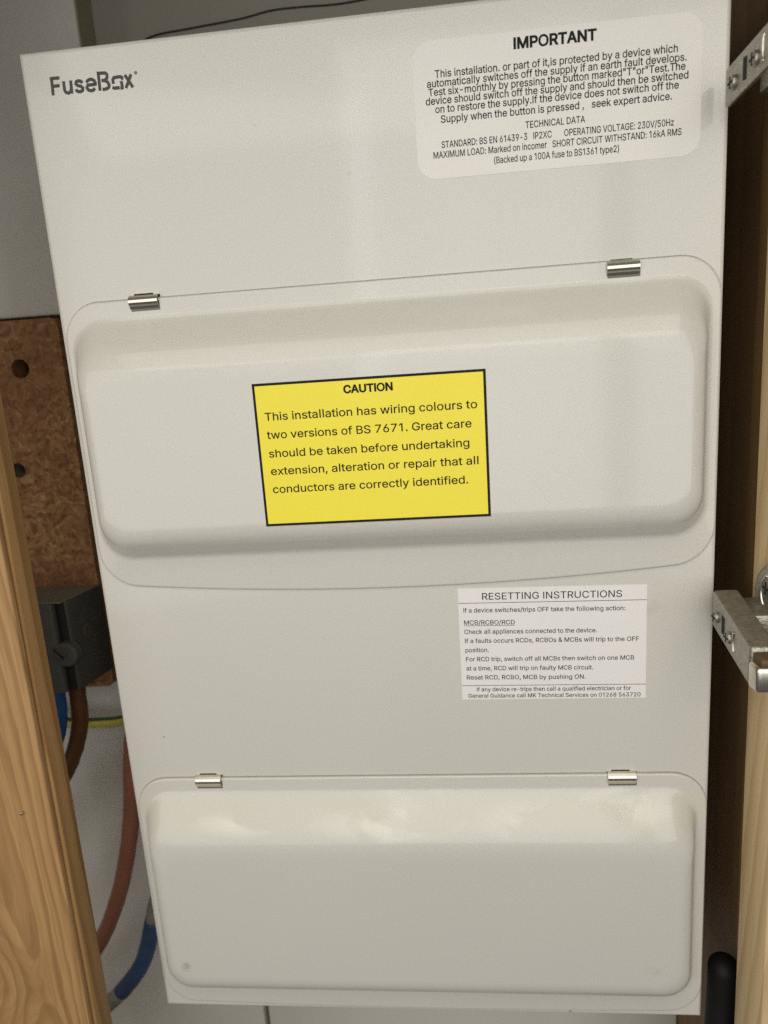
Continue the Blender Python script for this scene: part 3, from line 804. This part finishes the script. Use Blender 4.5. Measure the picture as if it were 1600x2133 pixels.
# printed logo on the casing
LOGO = {'F': [[(-114.2, 198.50), (-110.48, 198.45)], [(-113.50, 198.94), (-113.80, 192.93)], [(-113.87, 195.88), (-110.81, 195.94)]],
        'u': [[(-109.13, 197.2), (-109.19, 194.25), (-108.83, 193.48), (-107.87, 193.12), (-107.05, 193.48), (-106.55, 194.43)], [(-106.41, 197.22), (-106.60, 192.81)]],
        's': [[(-102.07, 195.96), (-102.6, 196.56), (-103.57, 196.81), (-104.38, 196.52), (-104.61, 195.88), (-104.07, 195.33), (-102.87, 194.95), (-102.21, 194.34), (-102.33, 193.58), (-103.02, 193.21), (-103.91, 193.19), (-104.61, 193.58), (-104.82, 194.15)]],
        'e': [[(-100.71, 195.0), (-97.3, 195.06), (-97.23, 195.49), (-97.56, 196.29), (-98.4, 196.81), (-99.28, 196.83), (-100.15, 196.43), (-100.5, 195.9)], [(-100.73, 194.75), (-100.55, 193.96), (-100.09, 193.37), (-99.25, 193.07), (-98.35, 193.2), (-97.63, 193.79)]],
        'B': [[(-96.24, 198.55), (-93.02, 198.34), (-92.47, 197.85), (-92.54, 196.89), (-92.96, 196.28), (-93.76, 195.98), (-94.84, 196.0)], [(-95.63, 198.49), (-95.85, 192.74)], [(-93.41, 195.82), (-92.5, 195.25), (-92.13, 194.35), (-92.37, 193.61), (-93.06, 193.24), (-93.96, 193.1), (-94.84, 193.12)]],
        'o': [[(-89.16, 196.62), (-90.05, 196.49), (-90.52, 195.89), (-90.55, 194.52)], [(-89.17, 196.56), (-87.66, 196.63), (-87.08, 196.35), (-86.95, 195.54)], [(-87.45, 195.2), (-87.33, 193.66), (-87.39, 192.91), (-88.11, 192.82)], [(-91.01, 193.47), (-90.32, 193.08), (-88.32, 193.06)]],
        'x': [[(-85.85, 197.03), (-83.33, 192.67)], [(-83.5, 196.98), (-86.0, 192.66)]]}
mb = MB()
k = 0
for ch_, sts in LOGO.items():
    for st in sts:
        stroke(mb, st, 1.12, -0.05 - 0.003 * k, 0)
        k = (k + 1) % 4
n = 20
mb.add([(-81.7 + 0.62 * math.cos(2 * math.pi * i / n), -0.05, 197.34 + 0.62 * math.sin(2 * math.pi * i / n)) for i in range(n)], [tuple(range(n))], 1)
mb.build('printed_logo', [M['logo_ink'], M['pale_ink']], casing)


# stickers
def sticker_slab(mb, outline, y0, y1, mat=0):
    k = len(outline)
    mb.add([(q[0], y0, q[1]) for q in outline] + [(q[0], y1, q[1]) for q in outline],
           [tuple(range(k))[::-1]] + [(i, (i + 1) % k, k + (i + 1) % k, k + i) for i in range(k)], mat)


mb = MB()
sticker_slab(mb, rrect(18.0, 115.6, 152.2, 196.9, 6.5)[::-1], -0.14, -0.01)
Y = -0.17
T = text_line
T(mb, 'IMPORTANT', 53.1, 80.6, 191.5, 3.3, Y, bold=32)
T(mb, 'This installation. or part of it,is protected by a device which', 25.6, 107.5, 185.1, 2.35, Y, bold=11)
T(mb, 'automatically switches off the supply if an earth fault develops.', 22.7, 110.4, 182.2, 2.35, Y, bold=11)
T(mb, 'Test six-monthly by pressing the button marked"T"or"Test.The', 23.1, 110.1, 179.45, 2.35, Y, bold=11)
T(mb, 'device should switch off the supply and should then be switched', 22.0, 111.1, 176.65, 2.35, Y, bold=11)
T(mb, 'on to restore the supply.If the device does not switch off the', 25.2, 108.0, 173.85, 2.35, Y, bold=11)
T(mb, 'Supply when the button is pressed ,   seek expert advice.', 27.0, 105.8, 170.55, 2.35, Y, bold=11)
T(mb, 'TECHNICAL DATA', 56.3, 76.7, 166.1, 2.15, Y, bold=10)
T(mb, 'STANDARD: BS EN 61439-3   IP2XC       OPERATING VOLTAGE: 230V/50Hz', 26.8, 106.6, 162.35, 2.15, Y, bold=10)
T(mb, 'MAXIMUM LOAD: Marked on incomer   SHORT CIRCUIT WITHSTAND: 16kA RMS', 23.8, 109.2, 159.1, 2.15, Y, bold=10)
T(mb, '(Backed up a 100A fuse to BS1361 type2)', 45.1, 88.2, 155.6, 2.15, Y, bold=10)
mb.build('important_sticker', [M['label_white'], M['ink']], fb, label='rounded translucent white sticker headed IMPORTANT with technical data')

mb = MB()
sticker_slab(mb, [(24.9, -1.95), (24.75, -50.6), (99.1, -51.4), (99.25, -3.0)], -0.14, -0.01)
T(mb, 'RESETTING INSTRUCTIONS', 34.6, 89.6, -7.05, 2.85, Y, x1z=-7.85, bold=4)
T(mb, 'If a device switches/trips OFF take the following action:', 26.9, 90.8, -12.25, 1.85, Y, x1z=-13.4, bold=9)
T(mb, 'MCB/RCBO/RCD', 26.9, 47.3, -17.5, 1.85, Y, x1z=-17.9, bold=9)
T(mb, 'Check all appliances connected to the device.', 26.85, 79.8, -21.5, 1.85, Y, x1z=-22.4, bold=9)
T(mb, 'If a faults occurs RCDs, RCBOs & MCBs will trip to the OFF', 26.95, 96.2, -25.45, 1.85, Y, x1z=-26.6, bold=9)
T(mb, 'position.', 26.95, 36.4, -29.5, 1.85, Y, x1z=-29.65, bold=9)
T(mb, 'For RCD trip, switch off all MCBs then switch on one MCB', 27.0, 94.4, -33.5, 1.85, Y, x1z=-34.6, bold=9)
T(mb, 'at a time, RCD will trip on faulty MCB circuit.', 27.0, 78.2, -37.55, 1.85, Y, x1z=-38.4, bold=9)
T(mb, 'Reset RCD, RCBO, MCB by pushing ON.', 27.0, 75.15, -41.6, 1.85, Y, x1z=-42.4, bold=9)
T(mb, 'If any device re-trips then call a qualified electrician or for', 30.9, 93.2, -47.0, 1.75, Y, x1z=-47.85, bold=9)
T(mb, 'General Guidance call MK Technical Services on 01268 563720', 27.3, 97.0, -49.8, 1.75, Y, x1z=-50.75, bold=9)


def rule(mb, xa, za, xb, zb, w, y, mat):
    mb.add([(xa, y, za - w / 2), (xb, y, zb - w / 2), (xb, y, zb + w / 2), (xa, y, za + w / 2)], [(0, 1, 2, 3)], mat)


rule(mb, 25.0, -8.25, 99.2, -9.35, 0.22, Y, 1)
rule(mb, 25.0, -44.3, 99.1, -45.4, 0.22, Y, 1)
rule(mb, 26.9, -17.95, 47.3, -18.35, 0.2, Y, 1)
mb.build('resetting_sticker', [M['paper'], M['soft_ink']], fb, label='white paper sticker headed RESETTING INSTRUCTIONS in small black print')


# hinged covers: a thin flange with a bowed lower lip and a raised tray
def cover(zf_top, zf_bot, bow, zb_top, zb_bot, name, mat, label, depth=12.0):
    rings = []
    fx = 124.0
    lx = -122.9

    def ring(x0, x1, z0, z1, r, y, b=0.0):
        pts = []
        zc = (z0 + z1) / 2
        for (x, z) in rrect(x0, x1, z0, z1, r, 10, 28):
            if b and z < zc:
                t = min(1.0, (zc - z) / (zc - z0))
                z -= b * t * max(0.0, 1 - (x / fx) ** 2)
            pts.append((x, y, z))
        rings.append(pts)
    ring(lx, fx, zf_bot, zf_top, 14.5, -0.28, bow)
    ring(lx, fx, zf_bot, zf_top, 14.5, -0.70, bow)
    ring(lx + 0.12, fx - 0.12, zf_bot + 0.12, zf_top - 0.12, 14.4, -1.02, bow)
    ring(lx + 0.42, fx - 0.42, zf_bot + 0.42, zf_top - 0.42, 14.2, -1.2, bow)
    ring(lx + 0.9, fx - 0.9, zf_bot + 0.9, zf_top - 0.9, 13.8, -1.25, bow)

    def profile(run, cut_in, cut_out, npt=9):
        """(inset, height): foot fillet, slope, rounded shoulder; heights 1 .. depth"""
        H = depth - 1.25
        a = Vector((-1.6, 0)), Vector((0, 0)), Vector((run * 0.14, H * 0.14))
        L = math.hypot(run, H)
        s0 = Vector((run, H)) - Vector((run, H)) * (cut_in / L)
        c = s0, Vector((run, H)), Vector((run + cut_out, H))
        bez = lambda p, t: p[0] * (1 - t) ** 2 + p[1] * 2 * t * (1 - t) + p[2] * t * t
        return [bez(a, k / 3) for k in range(4)] + [bez(c, k / npt) for k in range(npt + 1)]
    top = profile(16.5, 9.0, 8.5)
    side = profile(3.4, 5.5, 6.0)
    bot = profile(8.6, 5.6, 6.4)
    bx = 119.4
    for t, s, b in zip(top, side, bot):
        h = s.y
        x1 = bx - s.x
        rad = max(4.0, 12.5 - s.x * 0.35)
        pts = []
        z1, z0 = zb_top - t.x, zb_bot + b.x
        zc = (z0 + z1) / 2
        for (x, z) in rrect(-x1, x1, z0, z1, rad, 10, 28):
            # height differs per side: blend between the three profiles by direction
            wt = max(0.0, (z - (z1 - rad)) / rad)
            wb = max(0.0, ((z0 + rad) - z) / rad)
            hh = s.y * (1 - wt - wb) + t.y * wt + b.y * wb
            pts.append((x, -1.25 - hh, z))
        rings.append(pts)
    for ins in (0.6, 2.0):
        x1 = bx - side[-1].x - ins
        rings.append([(x, -depth, z) for (x, z) in rrect(-x1, x1, zb_bot + bot[-1].x + ins, zb_top - top[-1].x - ins, max(2.0, rad - ins), 10, 28)])
    mb = MB()
    n = len(rings[0])
    verts = [p for r_ in rings for p in r_]
    faces = []
    for i in range(len(rings) - 1):
        for k_ in range(n):
            faces.append((i * n + k_, (i + 1) * n + k_, (i + 1) * n + (k_ + 1) % n, i * n + (k_ + 1) % n))
    mb.add(verts, faces, 0, True)
    last = (len(rings) - 1) * n
    mb.f.append(tuple(last + k_ for k_ in range(n))[::-1])
    mb.m.append(0)
    mb.s.append(True)
    o = mb.build(name, mat, fb, label=label)
    bm = bmesh.new()
    bm.from_mesh(o.data)
    bmesh.ops.recalc_face_normals(bm, faces=bm.faces[:])
    # make sure the front looks towards -Y
    big = max(bm.faces, key=lambda f_: f_.calc_area())
    if big.normal.y > 0:
        bmesh.ops.reverse_faces(bm, faces=bm.faces[:])
    bm.to_mesh(o.data)
    bm.free()
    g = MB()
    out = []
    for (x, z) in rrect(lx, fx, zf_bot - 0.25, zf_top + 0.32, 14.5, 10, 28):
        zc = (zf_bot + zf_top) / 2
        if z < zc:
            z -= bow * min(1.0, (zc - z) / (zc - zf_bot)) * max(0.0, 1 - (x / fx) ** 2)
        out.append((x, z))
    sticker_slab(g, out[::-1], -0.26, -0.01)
    g.build('gap_shade', M['gap_shade'], o)  # thin strip behind the flange, its colour stands for the gap's shade
    return o


c1 = cover(119.3, 6.0, 6.2, 112.0, 17.0, 'hinged_cover', M['cover_paint'], 'upper raised grey hinged cover carrying the yellow sticker')
c2 = cover(-85.4, -203.6, 1.8, -92.4, -194.5, 'hinged_cover', M['dusty_paint'], 'lower raised grey hinged cover with a dusty top slope')

# yellow caution sticker on the upper cover
k = (276.83 - 12.05) / (276.83 - 20.0)


def on_cover(x, z):   # numbers below were measured on a plane 20 mm out
    return 25.58 + (x - 25.58) * k, 90.27 + (z - 90.27) * k


mb = MB()
xa, za = on_cover(-45.5, 31.95)
xb, zb = on_cover(38.35, 84.85)
Y0 = -12.03
sticker_slab(mb, [(xa, zb), (xa, za), (xb, za), (xb, zb)], Y0 - 0.12, Y0, 1)
w = 0.95
rect_plane(mb, xa + w, xb - w, za + w, zb - w, Y0 - 0.16, 0)
Yt = Y0 - 0.20


def ct(s, x0, x1, z, cap, bold=0.0):
    a, z_ = on_cover(x0, z)
    b_, _ = on_cover(x1, z)
    T(mb, s, a, b_, z_, cap * k, Yt, 1, bold)


ct('CAUTION', -12.1, 5.3, 79.55, 2.65, 34)
ct('This installation has wiring colours to', -41.8, 34.9, 71.4, 2.85, 9)
ct('two versions of BS 7671. Great care', -41.7, 32.65, 64.75, 2.85, 9)
ct('should be taken before undertaking', -41.6, 31.6, 57.9, 2.85, 9)
ct('extension, alteration or repair that all', -41.55, 34.6, 51.35, 2.85, 9)
ct('conductors are correctly identified.', -41.5, 30.6, 44.55, 2.85, 9)
mb.build('caution_sticker', [M['yellow'], M['ink']], c1, label='yellow black-bordered sticker headed CAUTION')


# spring hinge clips
def clip(name, x, z, mat=None):
    prof = [(2.0, -0.15), (1.6, -1.5), (0.9, -2.3), (0.0, -2.75), (-1.0, -2.8), (-1.75, -2.4), (-2.35, -1.95), (-3.3, -1.45)]
    hw = 5.7
    mb = MB()
    nP = len(prof)
    back = [(a - 0.05, b + 0.5) for a, b in prof]
    vs = []
    for sx in (-hw, hw):
        vs += [(x + sx, b, z + a) for a, b in prof] + [(x + sx, b, z + a) for a, b in back]
    S = 2 * nP
    fs = []
    for i in range(nP - 1):
        fs.append((i, i + 1, S + i + 1, S + i))
        fs.append((nP + i, S + nP + i, S + nP + i + 1, nP + i + 1))
        fs.append((i, nP + i, nP + i + 1, i + 1))
        fs.append((S + i, S + i + 1, S + nP + i + 1, S + nP + i))
    fs.append((0, S, S + nP, nP))
    fs.append((nP - 1, 2 * nP - 1, S + 2 * nP - 1, S + nP - 1))
    mb.add(vs, fs, 0, False)
    # leg coloured dark for the shaded notch, and the slot it comes out of
    add_box(mb, x - hw + 0.3, x + hw + 0.35, -1.38, -1.2, z - 4.1, z - 0.5, 0, 1, 1)
    add_box(mb, x - hw - 0.25, x + hw + 0.45, -0.10, 0.0, z - 0.5, z + 1.75, 0, 1, 2)
    add_box(mb, x - hw + 1.6, x + hw - 2.2, -0.14, 0.0, z + 1.2, z + 2.4, 0, 1, 2)
    return mb.build(name, [M['steel'], M['dark_steel'], M['dark']], fb)


first = clip('hinge_clip', -89.3, 118.9)
for dx, dz in ((178.7, -1.4), (0.6, -204.9), (178.7, -205.3)):
    c = first.copy()
    COL.objects.link(c)
    c.parent = fb
    c.location = (dx * MM, 0, dz * MM)

# ------------------------------------------------------------------ pine post on the left, nearer than the box
post = empty('timber_post', (-188, -24, -420), 'orange pine door post with dark grain at the left edge', 'post')
mb = MB()
add_box(mb, -232, -145.3, -30, -26.9, -420, 277, 0.7, 3)
mb.build('front_board', M['pine'], post)
mb = MB()
add_box(mb, -232, -144.4, -26.5, -14.6, -420, 277, 0.8, 3)
mb.build('lining_board', M['pine_edge'], post)
mb = MB()
disc(mb, (-157.6, -30.0, -81.3), (0.2, -1, -0.2), 0.75, 1.5, 16, 0.3)
mb.build('nail', M['steel'], post)

# ------------------------------------------------------------------ right side: pale lining, brown rebate, dark panel
lining = empty('door_lining', (137, -40, -420), 'pale pine door lining at the right edge with hinge plates screwed on', 'door frame')
mb = MB()
hexa(mb, [(137, -4.6, -420), (160, -4.6, -420), (160, -4.6, 277), (137, -4.6, 277), (141.2, -21.5, -420), (160, -21.5, -420), (160, -21.5, 277), (141.2, -21.5, 277)], 0, 0.6, 2)
mb.build('pale_board', M['pale_pine'], lining)
mb = MB()
add_box(mb, 137.5, 152, -4.4, 4.2, -166, 277, 0.3, 2)
mb.build('rebate_strip', M['brown_edge'], lining)
mb = MB()
add_box(mb, 146.0, 152, 4.4, 125, -700, 277)
mb.build('side_panel', M['dark_panel'], loc=(147, 60, -700), label='dark brown panel in the gap to the right of the fuse box', cat='panel')


# ------------------------------------------------------------------ concealed hinges
def hinge(label, zt, zb_, slope, y_back, y_front, lower):
    """arm along -Y in front of the right edge of the box; zt/zb_ = top and bottom heights at the back end"""
    L = y_back - y_front
    zf = lambda z: z + slope * L
    x0, x1 = 120.6, (130.0 if lower else 122.6)
    mb = MB()
    hexa(mb, [(x0, y_back, zb_), (x1, y_back, zb_), (x1, y_back, zt), (x0, y_back, zt),
              (x0, y_front, zf(zb_)), (x1, y_front, zf(zb_)), (x1, y_front, zf(zt)), (x0, y_front, zf(zt))], 0, 1.5 if lower else 0.6, 4)
    if lower:
        for i, f_ in enumerate(mb.f):
            a, b, c = (Vector(mb.v[f_[j]]) for j in (0, 1, 2))
            nn = (b - a).cross(c - a).normalized()
            if abs(nn.z) > 0.8 and sum(mb.v[j][2] for j in f_) / len(f_) > (zt + zf(zt)) / 2 - 4:
                mb.m[i] = 1
    arm = h = mb.build('door_hinge', [M['hinge_steel'], M['hinge_dust']], lining, label=label)
    # pressed slot and two adjusting screws on the visible side of the arm
    zc = lambda y: (zt + zb_) / 2 + slope * (y_back - y)
    mb = MB()
    ys = y_back - L * 0.33
    hexa(mb, [(x0 - 0.12, ys + 1.3, zc(ys) - 3.2), (x0 + 0.1, ys + 1.3, zc(ys) - 3.2), (x0 + 0.1, ys + 1.3, zc(ys) + 3.4), (x0 - 0.12, ys + 1.3, zc(ys) + 3.4),
              (x0 - 0.12, ys - 1.3, zc(ys) - 3.6), (x0 + 0.1, ys - 1.3, zc(ys) - 3.6), (x0 + 0.1, ys - 1.3, zc(ys) + 3.0), (x0 - 0.12, ys - 1.3, zc(ys) + 3.0)], 0, 0)
    mb.build('slot', M['dark'], arm)
    for q, fr in enumerate((0.15, 0.50)):
        y = y_back - L * fr
        mb = MB()
        disc(mb, (x0 + 0.1, y, zc(y) - 0.8), (-1, 0, 0), 2.3, 1.4, 24, 0.9)
        add_box(mb, x0 - 1.38, x0 - 1.25, y - 1.9, y + 1.9, zc(y) - 1.15, zc(y) - 0.5, 0, 1, 1)
        add_box(mb, x0 - 1.40, x0 - 1.27, y - 0.35, y + 0.35, zc(y) - 2.6, zc(y) + 1.0, 0, 1, 1)
        mb.build('screw', [M['hinge_steel'], M['dark']], arm)
    # raised curved rib beside the second screw
    mb = MB()
    yr = y_back - L * 0.60
    tube(mb, [(x0 - 0.1, yr + 1.2 * math.cos(a) - 1.2, zc(yr) + 4.0 * math.sin(a)) for a in [(-1.2 + 2.4 * i / 10) for i in range(11)]], 0.45, 10)
    mb.build('rib', M['steel'], arm)
    # base plate between arm and lining
    mb = MB()
    ym = y_back - 3
    hexa(mb, [(130.2, ym, zb_ + 2.5), (137, ym, zb_ + 2.5), (137, ym, zt - 2.5), (130.2, ym, zt - 2.5),
              (130.2, -24, zb_ + 2.5 + slope * 14), (140.5, -24, zb_ + 2.5 + slope * 14), (140.5, -24, zt - 2.5 + slope * 14), (130.2, -24, zt - 2.5 + slope * 14)], 0, 0.6, 2)
    mb.build('base_plate', M['hinge_steel'], h)
    if lower:
        # bright spring cap on the front end, a dark joint line and a rusty mouth above it
        mb = MB()
        yf = y_front
        hexa(mb, [(119.6, yf - 0.6, -24.4), (136.5, yf - 0.6, -24.4), (136.5, yf - 0.6, -15.0), (119.6, yf - 0.6, -15.0),
                  (121.0, yf - 5.5, -25.0), (136.5, yf - 5.5, -25.0), (136.5, yf - 5.5, -16.5), (121.0, yf - 5.5, -16.5)], 0, 1.2, 4)
        mb.build('spring_cap', M['steel'], h)
        mb = MB()
        hexa(mb, [(121.2, yf + 0.2, -15.6), (136.4, yf + 0.2, -15.6), (136.4, yf + 0.2, -12.4), (121.2, yf + 0.2, -12.4),
                  (122.5, yf - 4.6, -16.2), (136.4, yf - 4.6, -16.2), (136.4, yf - 4.6, -13.8), (122.5, yf - 4.6, -13.8)], 0, 0.8, 3)
        mb.build('rusty_mouth', M['rust'], h)
    return h


hl = hinge('dusty steel hinge with a bright spring cap, beside the resetting instructions sticker', -2.6, -16.9, -0.235, -9.5, -45.5, True)
hu = hinge('bare steel hinge beside the top right corner of the fuse box', 175.6, 164.0, 0.045, -8.0, -56.0, False)

# round wing plate of the lower hinge, screwed flat on the lining
mb = MB()
disc(mb, (139.6, -24.0, -2.0), (-0.97, -0.24, 0), 12.8, 1.8, 48, 0.8)
mb.build('wing_plate', M['hinge_steel'], hl)
wing = hl
mb = MB()
tube(mb, [(138.0 - 0.24 * 9 * math.cos(a), -24.0 + 8.6 * math.cos(a), -2.0 + 9.0 * math.sin(a)) for a in [(-0.9 + 1.8 * i / 12) for i in range(13)]], 0.7, 10)
mb.build('rib', M['steel'], wing)
mb = MB()
disc(mb, (136.6, -20.0, 0.5), (-1, 0, 0), 3.6, 1.2, 28, 0.5)
add_box(mb, 135.26, 135.39, -22.4, -17.6, 0.0, 0.9, 0, 1, 1)
add_box(mb, 135.24, 135.37, -20.5, -19.6, -1.9, 2.9, 0, 1, 1)
mb.build('screw', [M['hinge_steel'], M['dark']], wing)

# black handle standing in the gap
pts = spline([(134.0, 7, -330), (136.5, 9.5, -245), (138.2, 11.6, -205), (138.3, 11.8, -192), (138.3, 11.8, -189), (138.3, 11.8, -187.2)], 6)
rad = []
for p in pts:
    d = -187.2 - p.z
    rad.append(max(0.6, 6.9 * math.sqrt(max(0.0, 1 - (1 - min(1, d / 6.0)) ** 2))))
mb = MB()
tube(mb, pts, rad, 28)
mb.build('tool_handle', M['black_plastic'], loc=(134, 7, -330), label='black rounded plastic handle in the gap by the lower right corner of the fuse box', cat='handle')

# ------------------------------------------------------------------ dark terminal block and its cables
blk = empty('terminal_block', (-210, 82, -70), 'dusty dark grey terminal block fixed to the chipboard behind the post', 'terminal block')
mb = MB()
hexa(mb, [(-260, 82, -69), (-169.5, 82, -69), (-169.5, 82, -20), (-260, 82, -20), (-260, 47, -65), (-170, 47, -65), (-170, 47, -17), (-260, 47, -17)], 0, 1.0, 2)
mb.build('body', M['block'], blk)
mb = MB()
hexa(mb, [(-260, 46.8, -65), (-175.5, 46.8, -65), (-175.5, 46.8, -17.2), (-260, 46.8, -17.2), (-260, 42.5, -64.5), (-175.8, 42.5, -64.5), (-175.8, 42.5, -16.8), (-260, 42.5, -16.8)], 0, 0.9, 2)
cover_front = mb.build('front_cover', M['block_front'], blk)
mb = MB()
add_box(mb, -175.4, -171.2, 45.3, 46.7, -64, -17.5, 0.3, 1)
mb.build('joint', M['dark'], blk)
mb = MB()
hexa(mb, [(-259, 81, -19.9), (-170.8, 81, -19.9), (-170.8, 81, -19.5), (-259, 81, -19.5), (-259, 44.0, -16.7), (-171.2, 44.0, -16.9), (-171.2, 44.0, -16.2), (-259, 44.0, -16.0)], 0)
mb.build('top', M['block_dust'], blk)
mb = MB()
disc(mb, (-172.5, 47.2, -43.5), (0, -1, 0), 6.4, 5.5, 28, 1.0)
boss = mb.build('screw_boss', M['block_front'], blk)
mb = MB()
disc(mb, (-174.2, 41.8, -42.2), (0.15, -1, 0.1), 3.1, 1.2, 24, 0.5)
hexa(mb, [(-177.2, 40.3, -39.9), (-176.6, 40.3, -39.3), (-172.0, 40.3, -44.3), (-172.6, 40.3, -44.9), (-177.2, 40.7, -39.9), (-176.6, 40.7, -39.3), (-172.0, 40.7, -44.3), (-172.6, 40.7, -44.9)], 1)
mb.build('screw', [M['brass'], M['dark']], boss)
mb = MB()
disc(mb, (-169.6, 62, -38), (1, 0, 0), 4.6, 0.8, 24, 0.4)
mb.build('plug', M['plug'], blk)


def cable(name, pts, r, mats, label, matfn=None, wob=0.25):
    mb = MB()
    tube(mb, spline(pts, 12), r, 28, 0, matfn, wob)
    return mb.build(name, mats, loc=pts[0], label=label, cat='cable', group=None)


cable('power_cable', [(-178, 57, -60), (-178.3, 57, -74), (-180.5, 58, -90), (-187, 59, -107), (-196, 60, -122), (-214, 62, -145), (-240, 64, -170)], 4.3, M['brown'],
      'brown cable curving down out of the dark terminal block')
cable('power_cable', [(-186.2, 49, -60), (-186.5, 49, -72), (-188.5, 50, -84), (-194, 51, -97), (-208, 54, -115), (-230, 56, -140)], 5.6, M['bright_blue'],
      'bright blue cable under the terminal block, half hidden by the post')
cable('power_cable', [(-126.5, 62, -40), (-140, 61, -62), (-151, 60, -92), (-156.5, 60, -118), (-160.5, 60, -145), (-168.6, 60, -177), (-179, 60, -205), (-193, 60, -231), (-215, 60, -258), (-245, 62, -280)], 4.5, M['red_brown'],
      'long red-brown cable arching from behind the fuse box to the post')
blue_pts = [(-126.5, 62, -150), (-142, 60, -176), (-154, 60, -203), (-157.5, 60, -214), (-166.6, 60, -240), (-178, 60, -257), (-194, 60, -273), (-220, 60, -292), (-250, 62, -306)]
bc = empty('power_cable', blue_pts[0], 'worn blue cable with grey patches, lowest cable beside the fuse box', 'cable')
sp = spline(blue_pts, 12)
mb = MB()
tube(mb, sp[36:66], 4.8, 28, 0, None, 0.3)
mb.build('blue_insulation', M['worn_blue'], bc)
mb = MB()
tube(mb, sp[:37], 4.6, 28, 0, None, 0.3)
mb.build('grey_sheath', M['grey_sheath'], bc)
mb = MB()
tube(mb, sp[65:], 4.6, 28, 0, None, 0.3)
mb.build('grey_sheath', M['grey_sheath'], bc)
mb = MB()
tube(mb, spline([(-126, 84, -88), (-150, 84, -96.5), (-168, 83, -101), (-182, 83, -102.5), (-205, 83, -102), (-240, 84, -98)], 12), 2.9, 24, 0, lambda k_, n_: 0 if 0.11 <= ((k_ + 0.5) / n_) < 0.58 else 1)
mb.build('earth_cable', [M['green'], M['lemon']], loc=(-150, 84, -96), label='thin green and yellow earth cable behind the brown cable', cat='cable')

# thin black wire against the wall above the box
mb = MB()
tube(mb, spline([(-122, 105, 246), (-114, 107.6, 254), (-92, 108, 256), (-68, 108, 257.5), (-52, 108, 259.5), (-37, 108, 259.5), (-15, 108, 259), (20, 108, 262), (60, 108, 268)], 10), 0.38, 10)
mb.build('thin_wire', M['wire'], loc=(-92, 108, 256), label='thin black wire running along the wall above the fuse box', cat='wire')
